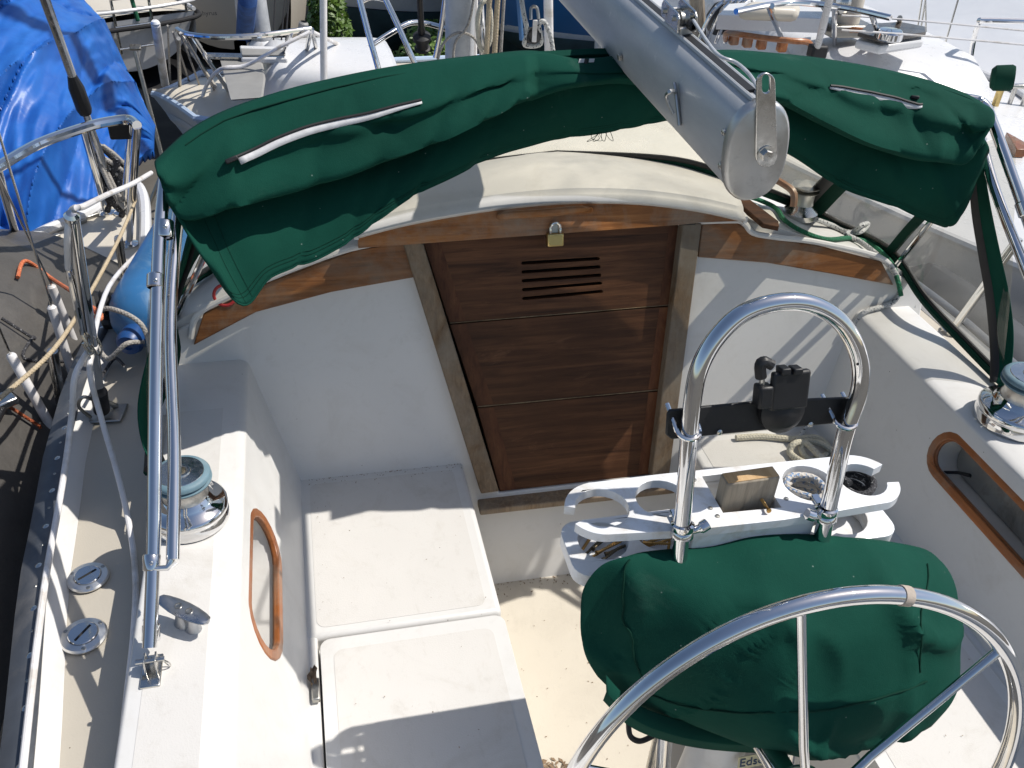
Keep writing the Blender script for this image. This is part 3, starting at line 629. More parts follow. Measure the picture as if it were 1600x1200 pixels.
# loose zipper hanging in the gap beside the boom
a_ = ay(916, 92, 1.60); b_ = ay(908, 131, 1.585)
for dx in (-0.013, 0.006):
    obj('zipper_tape', plate([a_+V((dx, 0, 0)), a_+V((dx+0.010, 0, 0)), b_+V((dx+0.010, 0, 0)), b_+V((dx, 0, 0))], V((0, 0.001, 0))), M['zip_tape'], flap)
obj('zipper_teeth', tube([a_+V((0.0005, -0.001, 0)), b_+V((0.0005, -0.001, 0))], 0.0035, 6), M['rubber'], flap)
# bound edge hanging from the canopy end, both sides
# windscreen: base on the cabin top, head under the canopy
baseS = [V((0.0, 2.06, 0.668)), V((0.30, 2.02, 0.655)), V((0.49, 1.985, 0.60)), onroof(1252, 327), onroof(1300, 351), onroof(1388, 397), az(1440, 470, 0.375), az(1500, 535, 0.33), az(1565, 602, 0.32)]
headS = [V((0.0, 1.85, 0.94)), V((0.28, 1.83, 0.92)), V((0.46, 1.78, 0.88)), az(1365, 222, 0.81), az(1408, 235, 0.80), az(1500, 282, 0.78), V((0.80, 1.60, 0.82)), V((0.815, 1.585, 0.86)), V((0.842, 1.545, 0.885))]
def mir(p): return V((-p.x, p.y, p.z))
def panel(i0, i1, mat, name, side):
    rows = []; n_ = 8
    bs = smooth(baseS, n_)[i0*n_:i1*n_+1]; hs_ = smooth(headS, n_)[i0*n_:i1*n_+1]
    for k in range(13):
        t_ = k/12; r_ = []
        for a, b in zip(bs, hs_):
            p = a.lerp(b, t_)
            out = V((p.x*0.5, p.y-1.2, 0.15)).normalized()*0.02*math.sin(math.pi*t_)
            p = p+out+V((0, 0.004*nz((p.x*6, p.y*6, p.z*6)), 0)); r_.append(p if side > 0 else mir(p))
        rows.append(r_)
    return obj(name, grid(rows), mat, dodger)
def band(i, wd, mat, side, name='window_border', off=0.004):
    a, b = smooth(baseS, 8)[i], smooth(headS, 8)[i]
    pts = [a.lerp(b, t_)+V((a.x*0.5, a.y-1.2, 0.15)).normalized()*0.02*math.sin(math.pi*t_) for t_ in [k/8 for k in range(9)]]
    pts = [p if side > 0 else mir(p) for p in pts]
    bm = tube([toward(p, off) for p in pts], wd, 10, el=0.22)
    return obj(name, bm, mat, dodger)
for sd in (1, -1):
    panel(0, 3, M['yellow_vinyl'], 'front_window', sd); panel(3, 5, M['vinyl'], 'front_window', sd); panel(5, 8, M['vinyl'], 'side_window', sd)
    base = smooth(baseS, 8)
    for off, rr, mt in ((0.0, 0.016, 'green_edge'), (0.012, 0.010, 'rubber')):
        pts = [p+V((0, -off*0.8, 0.006+off)) for p in base]; pts = pts if sd > 0 else [mir(p) for p in pts]
        obj('base_hem', tube(pts, rr, 8, el=0.6), M[mt], dodger)
    for i, wd in ((24, 0.018), (27, 0.022), (40, 0.014)): band(i, wd, M['green_edge'] if i != 24 else M['rubber'], sd)
    a, b = smooth(baseS, 8)[42], smooth(headS, 8)[42]
    pts = [a.lerp(b, t_)+V((-0.02, -0.02, 0.01)) for t_ in (0, 0.4, 0.75, 1)]; pts = pts if sd > 0 else [mir(p) for p in pts]
    obj('window_stay', tube(pts, 0.007, 10), M['chrome'], dodger)
    # curved aft edge of the side curtain
    eo = [(1536, 262), (1548, 330), (1563, 400), (1576, 460), (1583, 520), (1579, 575), (1566, 604)]; ei = [(1520, 262), (1524, 330), (1535, 400), (1545, 460), (1551, 520), (1553, 565), (1552, 596)]
    yo = [1.60, 1.585, 1.565, 1.54, 1.51, 1.47, 1.435]; yi = [1.64, 1.625, 1.605, 1.58, 1.55, 1.51, 1.475]
    A = smooth([ay(*p, Y) for p, Y in zip(eo, yo)], 6); D_ = smooth([ay(*p, Y) for p, Y in zip(ei, yi)], 6); rows = []
    for k, (p, q) in enumerate(zip(A, D_)):
        w0 = p.lerp(q, 0.5)+V((0.006+0.005*math.sin(k*0.45), -0.008, 0)); r_ = [p, p.lerp(q, 0.25)+V((0.004, -0.005, 0)), w0, p.lerp(q, 0.75)+V((0.003, -0.004, 0)), q]
        r_ = [toward(a, 0.085) for a in r_]
        rows.append(r_ if sd > 0 else [mir(a) for a in r_])
    obj('curtain_edge', grid(rows), M['green_canvas'], dodger, solid=0.002)
    obj('window_border', tube([r_[-1]+V((0, -0.003, 0)) for r_ in rows], 0.010, 8, el=0.3), M['rubber'], dodger)
# frayed threads at the hem
for k in range(5):
    s0 = ay(925+5*k, 206, 1.60); pts = [s0, s0+V((0.01*math.sin(k*2.1), -0.004, -0.012)), s0+V((0.022*math.cos(k*1.7), 0, -0.018)), s0+V((0.012, 0.004, 0.0))]
    obj('loose_thread', tube(smooth(pts, 4), 0.0006, 4), M['green_edge'], flap)

# ================================================================ BOOM
boom = thing('boom', 'weathered grey aluminium boom ending in a flat oval cap over the dodger', 'boom', ad(1180, 232, 1.3))
E_ = ad(1178, 234, 1.3); bd = V((math.sin(R(0.8)), math.cos(R(0.8)), math.sin(R(1.6)))).normalized()
bu = V((-0.10, 0, 1)); bu = (bu-bd*bu.dot(bd)).normalized(); br = bd.cross(bu)
def bl(a, b, c): return E_+bd*a+br*b+bu*c
def oval(a, w_, h_, n=40, e=2.35):
    out = []
    for k in range(n):
        t_ = 2*math.pi*k/n; c, s = math.cos(t_), math.sin(t_)
        out.append(bl(a, w_*math.copysign(abs(c)**(2/e), c), h_*math.copysign(abs(s)**(2/e), s)))
    return out
m_, t, b = nodes('boom_paint'); v = coord(t, (6, 1, 6))
c = ramp(t, noi(t, 2.0, 8, 0.65, v), ((0.3, (0.36, 0.38, 0.40)), (0.7, (0.56, 0.57, 0.58))))
c = mix(t, ramp(t, noi(t, 60, 4, 0.8, coord(t)), ((0.6, (0, 0, 0)), (0.7, (0.5,)*3))), c, (0.66, 0.66, 0.65))
t.links.new(c, b.inputs['Base Color']); b.inputs['Metallic'].default_value = 0.35; b.inputs['Roughness'].default_value = 0.52
bump(t, b, noi(t, 90, 4, 0.6, coord(t)), 0.15, 0.001)
metal('cast_alu', (0.56, 0.56, 0.55), 0.42, 0.12, 0.7, (0.28, 0.28, 0.27), 0.25)
HW, HH = 0.0435, 0.068
obj('boom_body', grid([oval(0.02*k if k < 2 else 0.02+(k-1)*0.3, HW, HH) for k in range(9)], True), M['boom_paint'], boom)
rows = [oval(-0.014, HW*0.02, HH*0.02), oval(-0.014, HW*0.93, HH*0.95), oval(-0.012, HW*1.0, HH*1.0), oval(-0.008, HW*1.05, HH*1.04), oval(0.0, HW*1.06, HH*1.045), oval(0.001, HW*0.98, HH*0.98)]
obj('end_cap', grid(rows, True), M['cast_alu'], boom, sharp=50)
obj('sail_track', plate([bl(0.03, -0.006, HH+0.0005), bl(0.03, 0.006, HH+0.0005), bl(2.2, 0.006, HH+0.0005), bl(2.2, -0.006, HH+0.0005)], bu*0.004), M['rubber'], boom, False)
for sx in (-1, 1): obj('track_lip', tube([bl(0.0, sx*0.0085, HH+0.001), bl(2.2, sx*0.0085, HH+0.001)], 0.004, 8), M['boom_paint'], boom)
pe, ne = bl(-0.0145, 0, 0), bd
def ep(x, y, off=0.0): return ap(x, y, pe-bd*off, ne)
o = []
for k in range(9): t_ = R(180*k/8); o.append(ep(1196+17*math.cos(t_), 243+17*math.sin(t_)))
for k in range(9): t_ = R(180+180*k/8); o.append(ep(1195+14.5*math.cos(t_), 127+14.5*math.sin(t_)))
hole = []
for cy, st in ((138, 0), (121, 180)):
    for k in range(7): t_ = R(st+180*k/6); hole.append(ep(1195+6*math.cos(t_), cy+6*math.sin(t_)))
tang = obj('end_strap', plate(o, -bd*0.004, [hole]), M['steel'], boom, bevel=0.001)
cbt = ep(1196, 241, 0.004)
obj('washer', lathe([(0.012, 0), (0.012, 0.0018), (0.006, 0.0018)], cbt, -bd, 24), M['steel'], tang)
obj('bolt', lathe([(0.0085, 0.001), (0.0085, 0.006), (0.0072, 0.008), (0.0004, 0.0085)], cbt, -bd, 6), M['steel'], tang, sharp=25)
for c_ in (-0.02, 0.028):
    p = bl(0.006, -HW*1.0, c_); obj('cap_screw', lathe([(0.0045, -0.001), (0.0045, 0.0015), (0.0022, 0.003), (0.0004, 0.003)], p, -br, 12), M['steel'], boom)
# car on the track with two cheek plates
def bestA(px, cc):
    return min([0.02+0.005*k for k in range(200)], key=lambda a: (pj(bl(a, 0, cc))-V(px)).length)
a0 = bestA((1050, 70), HH+0.004)
car = obj('track_car', box(bl(a0+0.02, 0, HH+0.009), (0.020, 0.075, 0.012), axes(x=br, y=bd)), M['cast_alu'], boom, bevel=0.002)
for sx in (-1, 1):
    pr_ = [(a0-0.02, 0.008), (a0-0.02, 0.030), (a0-0.012, 0.036), (a0+0.05, 0.040), (a0+0.058, 0.032), (a0+0.058, 0.014)]
    obj('cheek_plate', plate([bl(a, sx*0.012, HH+c_) for a, c_ in pr_], br*sx*0.004), M['steel'], boom, bevel=0.001)
obj('sheave', lathe([(0.003, -0.006), (0.012, -0.006), (0.010, 0), (0.012, 0.006), (0.003, 0.006)], bl(a0+0.0, 0, HH+0.024), br, 18), M['dull_steel'], boom)
for a_ in (a0+0.0, a0+0.042):
    obj('car_pin', tube([bl(a_, -0.020, HH+0.026), bl(a_, 0.020, HH+0.026)], 0.0045, 10), M['steel'], boom)
obj('stop_knob', lathe([(0.004, 0), (0.007, 0.002), (0.007, 0.014), (0.004, 0.016)], bl(a0-0.03, 0.006, HH+0.018), bd, 12), M['rubber'], boom)
wp = [bl(a0-0.022, 0.008, HH+0.026), ad(1118, 82, 1.32), ad(1150, 98, 1.30), ad(1172, 118, 1.28), ep(1187, 143, 0.0)]
plain('wire_cover', (0.55, 0.56, 0.58), 0.3, 0.3, 0.2, 60)
obj('topping_wire', tube(smooth(wp, 6), 0.0026, 8), M['wire_cover'], boom)
pp, pn = bl(0, -HW-0.002, 0), br
def bs_(x, y, off=0.0): return ap(x, y, pp-br*off, pn)
obj('boom_hook', tube(smooth([bs_(1054, 130, 0.001), bs_(1057, 150, 0.002), bs_(1062, 196, 0.001)], 4), 0.0042, 8, el=0.7), M['cast_alu'], boom)
obj('boom_hook', tube(smooth([bs_(1056, 143, 0.003), bs_(1047, 143, 0.018), bs_(1041, 152, 0.020), bs_(1052, 178, 0.012)], 4), 0.0036, 8, el=0.7), M['cast_alu'], boom)
obj('boom_bracket', box(bs_(968, 89, 0.002), (0.006, 0.012, 0.010), axes(x=br, y=bd)), M['dull_steel'], boom, bevel=0.001)

# ================================================================ COCKPIT FITTINGS
def winch(loc, label, rb, rt, rd, h, blue, group=None):
    w_ = thing('winch', label, 'winch', loc, group); z = loc
    k = h/0.125
    base = obj('base', lathe([(rb*1.0, 0), (rb, 0.020*k), (rb*0.985, 0.022*k), (rb*0.985, 0.024*k), (rb, 0.026*k), (rb*0.99, 0.036*k), (rb*0.93, 0.041*k), (rb*0.72, 0.046*k), (rd*1.25, 0.054*k), (rd*1.06, 0.064*k)], z, seg=64), M['chrome'], w_, sharp=60)
    obj('drum', lathe([(rd*1.06, 0.062*k), (rd*0.98, 0.068*k), (rd*0.95, 0.078*k), (rd*1.0, 0.090*k), (rd*1.1, 0.096*k)], z, seg=48), M['drum_metal'] if 'drum_metal' in M else metal('drum_metal', (0.66, 0.64, 0.60), 0.45, 0.12, 0.8, (0.33, 0.22, 0.13), 0.5), w_)
    jaw = obj('self_tailing_jaw', lathe([(rd*1.0, 0.092*k), (rt*0.9, 0.096*k), (rt*1.0, 0.101*k), (rt*1.02, 0.105*k), (rt*0.86, 0.1075*k), (rt*0.86, 0.1095*k), (rt*1.0, 0.112*k), (rt*1.0, 0.117*k), (rt*0.93, 0.1225*k), (rt*0.79, 0.124*k)], z, seg=64), M['jaw_blue'] if 'jaw_blue' in M else plain('jaw_blue', (0.13, 0.215, 0.26), 0.55, 0, 0.14, 14, 0.1, 90, 0, 0.1, (0.22, 0.28, 0.30), 12), w_, sharp=60)
    obj('top_cap', lathe([(rt*0.8, 0.1235*k), (rt*0.78, 0.1255*k), (rt*0.36, 0.126*k), (rt*0.34, 0.128*k), (rt*0.27, 0.128*k)], z, seg=48), M['steel'], w_)
    sk = obj('handle_socket', lathe([(rt*0.27, 0.128*k), (rt*0.22, 0.1275*k), (rt*0.20, 0.105*k), (0.0005, 0.105*k)], z, seg=8), M['dull_steel'], w_, sharp=20)
    return w_
winch(az(297, 806, ZC+0.004), 'chrome winch with blue self-tailing ring behind the port dodger tubes', 0.071, 0.051, 0.039, 0.108, True, 'cockpit winches')
winch(az(1582, 655, ZC+0.004), 'chrome winch with blue self-tailing ring on the starboard coaming at the right edge', 0.083, 0.058, 0.045, 0.122, True, 'cockpit winches')
# small cabin-top winch
p = onroof(1249, 337); sw = thing('cabin_winch', 'small chrome winch on the cabin top below the boom end', 'winch', p)
obj('base', lathe([(0.046, 0), (0.046, 0.014), (0.043, 0.017), (0.036, 0.026), (0.029, 0.036)], p, seg=40), M['steel'], sw)
obj('drum', lathe([(0.029, 0.034), (0.027, 0.045), (0.028, 0.066), (0.031, 0.070)], p, seg=32), M['drum_metal'], sw)
obj('self_tailing_jaw', lathe([(0.026, 0.069), (0.035, 0.071), (0.036, 0.073), (0.024, 0.077), (0.024, 0.081), (0.038, 0.085), (0.038, 0.088), (0.010, 0.090), (0.0004, 0.090)], p, seg=32), M['dull_steel'], sw)
# mooring cleat
cp = az(287, 962, ZC); cl = thing('mooring_cleat', 'grey metal horn cleat on the port coaming beside the dodger foot', 'cleat', cp)
ca, cb_ = az(249, 934, ZC+0.042), az(325, 971, ZC+0.038); cd = (cb_-ca).normalized()
cs_ = cd.cross(V((0, 0, 1))).normalized()
metal('cleat_alu', (0.52, 0.53, 0.55), 0.34, 0.1, 0.3, (0.3, 0.3, 0.3), 0.15)
prof_ = [(0, 0.004), (0.02, 0.0085), (0.12, 0.0115), (0.3, 0.0145), (0.5, 0.0155), (0.7, 0.0145), (0.88, 0.0115), (0.98, 0.0085), (1, 0.004)]
rows = []
for t_, w2 in prof_:
    q = ca.lerp(cb_, t_); th = 0.005+0.005*math.sin(math.pi*t_)
    rows.append([q+cs_*w2*math.cos(R(a))+V((0, 0, (0.003 if math.sin(R(a)) > 0 else th)*math.sin(R(a)))) for a in range(0, 360, 20)])
bm_ = grid(rows, True); bm_.verts.ensure_lookup_table(); nv_ = len(bm_.verts); bm_.faces.new([bm_.verts[k] for k in range(18)]); bm_.faces.new([bm_.verts[nv_-18+k] for k in range(18)])
obj('horn_bar', bm_, M['cleat_alu'], cl)
for t_ in (0.40, 0.62):
    q = ca.lerp(cb_, t_); foot_ = V((q.x, q.y, ZC))
    obj('cleat_leg', tube([foot_, foot_+V((0, 0, 0.006)), foot_.lerp(q, 0.5), q], [0.016, 0.013, 0.0095, 0.010], 14, el=0.8), M['cleat_alu'], cl)
    obj('cleat_screw', lathe([(0.0062, 0.002), (0.0062, 0.0042), (0.0045, 0.0042), (0.004, 0.003), (0.0005, 0.003)], q, (0, 0, 1), 14), M['dull_steel'], cl)
# deck filler caps
for (x, y), lb, rr in (((138, 903), 'round chrome deck filler cap half in the winch shadow', 0.037), ((131, 994), 'round chrome deck filler cap nearest the camera on the port side deck', 0.039)):
    c_ = az(x, y, ZD+0.002); fc = thing('deck_filler_cap', lb, 'deck cap', c_, 'port deck filler caps')
    fl = obj('flange', lathe([(rr, 0), (rr, 0.002), (rr*0.93, 0.005), (rr*0.66, 0.007), (rr*0.64, 0.0055)], c_, seg=48), M['filler_flange'] if 'filler_flange' in M else metal('filler_flange', (0.78, 0.77, 0.75), 0.38, 0.1, 0.3, (0.45, 0.42, 0.38), 0.1), fc)
    obj('cap', lathe([(rr*0.635, 0.004), (rr*0.635, 0.0085), (rr*0.6, 0.0095), (0.0005, 0.0095)], c_, seg=40), M['chrome'], fc)
    d_ = V((0.55, 0.83, 0)) if y > 950 else V((0.8, 0.6, 0))
    obj('key_slot', box(c_+V((0, 0, 0.0096)), (rr*0.95, 0.004, 0.0012), axes(x=d_, z=V((0, 0, 1)))), M['dark_gap'], fc, False)
    for k in range(3):
        a = R(120*k+40); obj('flange_screw', lathe([(0.004, 0.0), (0.0036, 0.0012), (0.0004, 0.0014)], c_+V((math.cos(a)*rr*0.82, math.sin(a)*rr*0.82, 0.0052)), seg=10), M['dull_steel'], fl)
# ---- steering wheel
WH, WR, WT = V((0.003, 0.594, 0.29)), 0.357, 0.159
wu = V((0, math.sin(WT), math.cos(WT))); wx = V((1, 0, 0)); wn = wx.cross(wu)
wheel = thing('helm', 'polished stainless steel six-spoke steering wheel in front of the green cover', 'helm', WH)
def wp_(a, r): return WH+(wx*math.cos(R(a))+wu*math.sin(R(a)))*r
rim = obj('rim', tube([wp_(360*k/128, WR) for k in range(128)], 0.0125, 18, closed=True), M['chrome'], wheel)
for a in (98, 38, 158, 218, 278, 338):
    obj('spoke', tube([WH+wn*0.035+(wp_(a, 0.03)-WH), wp_(a, 0.12)+wn*0.02, wp_(a, WR)], 0.0066, 12), M['chrome'], wheel)
obj('hub', lathe([(0.0005, 0.06), (0.018, 0.06), (0.022, 0.05), (0.022, 0.02), (0.042, 0.015), (0.046, 0.0), (0.046, -0.01), (0.02, -0.02), (0.02, -0.10)], WH, -wn if wn.y > 0 else wn, 36), M['chrome'], wheel)
ang = min(range(20, 120), key=lambda a: (pj(wp_(a, WR))-V((1410, 938))).length)
plain('tape', (0.42, 0.36, 0.30), 0.8, 0, 0.2, 60, 0.4, 300)
obj('tape_wrap', tube([wp_(ang-1.1+0.55*k, WR) for k in range(5)], 0.0136, 18), M['tape'], wheel)
# ---- pedestal
ped = thing('steering_pedestal', 'white steering pedestal with a yellow maker label under the green cover', 'pedestal', (0.0, 0.76, ZF))
obj('column', lathe([(0.11, 0), (0.11, 0.012), (0.075, 0.03), (0.062, 0.08), (0.056, 0.34), (0.050, 0.42), (0.045, 0.60), (0.04, 0.66), (0.0005, 0.67)], V((0.0, 0.79, ZF)), seg=40), M['white_gel'], ped)
lb = [az(1153, 1183, 0.0)]
lp = ap(1180, 1188, V((0, 0.71, 0)), V((0, -1, 0.15))); ln_ = V((0, -0.97, 0.24)).normalized(); lx = V((1, 0, 0)); lz = ln_.cross(lx)*-1
lz = lz if lz.z > 0 else -lz
plain('label_yellow', (0.62, 0.56, 0.34), 0.5, 0, 0.1, 30); plain('label_blue', (0.05, 0.08, 0.14), 0.5)
lab = obj('maker_label', box(lp, (0.062, 0.001, 0.026), Matrix((lx, -ln_, lz)).transposed()), M['label_yellow'], ped, False)
def text(s_, size, origin, xa, za, mat, parent, name='lettering', extr=0.0004):
    cu = bpy.data.curves.new('t', 'FONT'); cu.body = s_; cu.size = size; cu.align_x = 'CENTER'; cu.align_y = 'CENTER'; cu.extrude = extr
    to = bpy.data.objects.new('t', cu); C.objects.link(to); dg = bpy.context.evaluated_depsgraph_get()
    me = bpy.data.meshes.new_from_object(to.evaluated_get(dg)); bpy.data.objects.remove(to)
    xa, za = V(xa).normalized(), V(za).normalized(); na = xa.cross(za)
    m4 = Matrix((xa, za, na)).transposed().to_4x4(); m4.translation = V(origin); me.transform(m4)
    o = bpy.data.objects.new(name, me); C.objects.link(o); me.materials.clear(); me.materials.append(mat); setp(o, parent); return o
text('Edson', 0.024, lp+ln_*0.0012, lx, lz, M['label_blue'], lab)
# ---- green canvas cover over the pedestal table
cov = [(906, 955), (912, 915), (940, 882), (985, 868), (1050, 862), (1110, 856), (1175, 839), (1250, 835), (1330, 838), (1400, 850), (1455, 866), (1483, 900), (1488, 960), (1484, 1015), (1464, 1050), (1400, 1088), (1320, 1115), (1230, 1132), (1120, 1130), (1035, 1116), (975, 1092), (930, 1056), (908, 1010)]
cn = V((0, -0.96, 0.28)).normalized(); cc = ap(1200, 1000, V((0, 0.80, 0.32)), cn)
ring_ = smooth([ap(x, y, V((0, 0.80, 0.32)), cn) for x, y in cov], 6, True)
cover = thing('pedestal_cover', 'dark green canvas cover bagged over the steering pedestal behind the wheel', 'canvas cover', cc-V((0, 0, 0.25)))
NRING = len(ring_)
def cov_pt(i, rho, side):
    p = cc.lerp(ring_[i], rho); q = p-cc
    h = (1-min(1, rho)**3.4)**0.65
    fx = 1.0 if q.x > -0.06 else max(0.1, 1-(-0.06-q.x)/0.25)
    dep = (0.13*fx if side > 0 else 0.055)*h
    topness = max(0, min(1, (q.z+0.02)/0.2)); dep *= (0.85+0.35*(1-topness)) if side > 0 else 1.0
    w_ = 0.032*n1((p.x*4.2, p.z*4.5, side*3.0))+0.006*n1((p.x*10, p.z*9, 2.0+side))+0.020*crease(n1((p.x*3.2+p.z*2, p.z*4-p.x, 5.5+side)), 6)+0.012*crease(n1((p.x*5, p.z*5-p.x*3, 8.5)), 6)
    rad = 1+0.03*n1((math.cos(i/NRING*6.283)*1.7, math.sin(i/NRING*6.283)*1.7, side*1.0))*rho
    return cc+q*rad*1.0+cn*(dep*side+w_*min(1, rho*2)*(1 if side > 0 else 0.4)*(1-0.6*rho**6))
rhos = [0.001]+[k/22 for k in range(1, 20)]+[0.9, 0.94, 0.97, 0.985, 0.995, 1.0]
rows = [[cov_pt(i, r_, 1) for i in range(NRING)] for r_ in rhos]
rows += [[cov_pt(i, r_, -1) for i in range(NRING)] for r_ in rhos[::-1][1:-3]]
cvo = obj('cover_body', grid(rows, True), M['green_cover'], cover, sharp=80)
def cov_seam(px_, nm='seam'):
    P3 = []
    for q in smooth([V((*p, 0)) for p in px_], 6):
        best = min(((pj(cov_pt(i, r_, 1))-V((q.x, q.y))).length_squared, i, r_) for i in range(0, NRING, 2) for r_ in rhos[1:])
        P3.append(toward(cov_pt(best[1], best[2], 1), 0.003))
    P3 = [(P3[max(i-1, 0)]+P3[i]*2+P3[min(i+1, len(P3)-1)])/4 for i in range(len(P3))]
    obj(nm, tube(P3, 0.0014, 6), M['green_edge'], cvo)
cov_seam(((985, 872), (975, 930), (985, 1000), (1010, 1080))); cov_seam(((1010, 1085), (1100, 1108), (1250, 1110), (1380, 1090), (1450, 1060))); cov_seam(((1452, 880), (1440, 950), (1440, 1050)))
hem = smooth([ap(x, y, V((0, 0.80, 0.32))+cn*0.03, cn) for x, y in ((945, 1068), (985, 1108), (1040, 1132), (1120, 1148), (1230, 1152), (1330, 1130), (1400, 1095))], 6)
rowsh = [[p+V((0, 0.0, 0.02)), p+cn*0.012+V((0, 0, -0.01)), p+cn*0.004+V((0, 0, -0.038))] for p in hem]
obj('hem_skirt', grid(rowsh), M['green_cover'], cover, solid=0.002)
tr_ = [ap(x, y, V((0, 0.80, 0.32))+cn*0.078, cn) for x, y in ((1168, 1097), (1190, 1091), (1222, 1088))]
obj('worn_seam', tube(smooth(tr_, 4), 0.0022, 6, el=0.6), M['zip_tape'], cvo)
# strap hanging under the cover, and the table leg
obj('strap', tube(smooth([ap(982, 1130, V((0, 0.80, 0)), cn), ap(985, 1150, V((0, 0.79, 0)), cn), ap(1000, 1158, V((0, 0.79, 0)), cn), ap(1020, 1150, V((0, 0.80, 0)), cn)], 5), 0.005, 8), M['rubber'], cover)
leg0 = ap(1030, 1150, V((0, 0.84, 0)), cn)
tb = thing('table_leg', 'slim steel support leg showing below the green pedestal cover', 'support leg', V((leg0.x, leg0.y, ZF)))
obj('tube', tube([V((leg0.x, leg0.y, ZF)), leg0+V((0, 0, 0.1))], 0.011, 12), M['steel'], tb)
obj('foot', lathe([(0.028, 0), (0.028, 0.005), (0.014, 0.012)], V((leg0.x, leg0.y, ZF)), seg=20), M['steel'], tb)
# ---- pedestal guard
GN = V((0, -1, 0.24)).normalized(); GP = V((0, 0.862, 0.577))
def gp(x, y, off=0.0): return ap(x, y, GP+GN*off, GN)
gpx = [(1062, 860), (1070, 770), (1076, 690), (1083, 620), (1094, 572), (1120, 527), (1160, 490), (1212, 473), (1262, 474), (1303, 494), (1330, 527), (1344, 568), (1342, 612), (1320, 680), (1302, 760), (1286, 830)]
gpts = [gp(*p) for p in gpx]; l0, l1 = gpts[0], gpts[-1]
dn = lambda p: V((p.x*1.02, p.y-0.24*(p.z-ZF), ZF))
guard = thing('pedestal_guard', 'polished stainless hoop guard arching over the steering pedestal', 'guard rail', dn(l0)*0.5+dn(l1)*0.5)
obj('hoop_tube', tube([dn(l0), l0.lerp(dn(l0), 0.4)]+smooth(gpts, 6)+[l1.lerp(dn(l1), 0.4), dn(l1)], 0.0127, 18), M['chrome'], guard)
for q in (dn(l0), dn(l1)): obj('foot_flange', lathe([(0.032, 0), (0.032, 0.005), (0.016, 0.014), (0.014, 0.03)], q, seg=24), M['chrome'], guard)
for x, y in ((1094, 596), (1085, 700), (1340, 569), (1319, 670)):
    p = gp(x, y); n_ = (CAM-p).normalized(); obj('drilled_hole', lathe([(0.002, 0.0122), (0.002, 0.0132), (0.0003, 0.0132)], p, n_, 8), M['dark_gap'], guard)
# ---- instrument plate with swivel mount
pn_ = [gp(x, y, -0.016) for x, y in ((1043, 648), (1047, 641), (1190, 627), (1336, 621), (1344, 628), (1341, 652), (1330, 660), (1190, 673), (1050, 687), (1041, 680))]
ip = thing('instrument_plate', 'black plastic instrument plate with swivel mount clamped across the guard hoop', 'instrument mount', gp(1190, 650, -0.016))
obj('plate', plate(pn_, -GN*0.006), M['black_plastic'], ip, bevel=0.002)
for x, y in ((1075, 672), (1320, 656)):
    p = gp(x, y); r_ = 0.0165; u_ = V((1, 0, 0)); f_ = V((0, 1, 0.0))
    ub = [p+V((-r_, 0.045, 0.014)), p+V((-r_, 0.01, 0.004))]+[p+V((-r_*math.cos(R(a)), -r_*math.sin(R(a)), -0.004*math.sin(R(a)))) for a in range(0, 181, 20)]+[p+V((r_, 0.01, 0.004)), p+V((r_, 0.045, 0.014))]
    obj('u_bolt', tube(ub, 0.0035, 10), M['chrome'], ip)
for x, y in ((1124, 675), (1266, 663)):
    p = gp(x, y, -0.015); obj('plate_screw', lathe([(0.0045, 0), (0.0042, 0.0015), (0.0005, 0.003)], p, GN, 12), M['steel'], ip)
mp = gp(1232, 640, -0.004); my = V((0, 0.25, 0.97))
mt_ = obj('mount_head', box(gp(1233, 609, 0.008), (0.058, 0.012, 0.058), axes(x=(1, 0.02, 0.02), z=(0, 0.25, 0.97))), M['black_plastic'], ip, bevel=0.004)
for x in (1224, 1243): obj('mount_tooth', box(gp(x, 578, 0.008), (0.014, 0.02, 0.010), axes(x=(1, 0, 0), z=(0, 0.25, 0.97))), M['black_plastic'], mt_, bevel=0.002)
obj('mount_base', lathe([(0.034, -0.014), (0.034, -0.004), (0.026, 0.004), (0.018, 0.010), (0.0005, 0.012)], gp(1226, 645, 0.0), GN, 32), M['black_plastic'], ip)
obj('mount_knuckle', box(gp(1192, 618, 0.004), (0.022, 0.024, 0.034), axes(x=(1, 0, 0), z=(0, 0.25, 0.97))), M['black_plastic'], ip, bevel=0.004)
obj('clamp_bolt', tube([gp(1191, 600, 0.004), gp(1190, 588, 0.004)], 0.004, 10), M['steel'], ip)
obj('clamp_lever', tube(smooth([gp(1189, 590, 0.004), gp(1188, 570, 0.004), gp(1196, 566, 0.004), gp(1207, 571, 0.006)], 4), [0.008]*5+[0.0085]*4+[0.0075]*4, 10), M['black_plastic'], ip)
# ---- drink holder
dh = thing('drink_holder', 'white plastic drink holder rack clamped to the guard behind the green cover', 'drink holder', (0.0, 0.93, 0.45))
def arcp(c, r, a0, a1, z, n=14): return [V((c[0]+r*math.cos(R(a0+(a1-a0)*k/n)), c[1]+r*math.sin(R(a0+(a1-a0)*k/n)), z)) for k in range(n+1)]
c1, c2, c3, c4 = (-0.214, 0.930), (-0.117, 0.934), (0.128, 0.928), (0.218, 0.922)
ZR = 0.556
out = arcp(c1, 0.057, 208, 270, ZR, 8)+[V((-0.10, 0.862, ZR)), V((0.05, 0.858, ZR))]+arcp(c4, 0.058, 285, 345, ZR, 8)+arcp(c4, 0.038, 340, 32, ZR, 22)+arcp(c4, 0.060, 28, 95, ZR, 8)+[V((0.1, 0.984, ZR)), V((-0.1, 0.988, ZR))]+arcp(c1, 0.057, 95, 168, ZR, 8)+arcp(c1, 0.041, 172, -150, ZR, 24)
rct = [V((-0.036, 0.888, ZR)), V((0.058, 0.884, ZR)), V((0.058, 0.972, ZR)), V((-0.036, 0.972, ZR))]
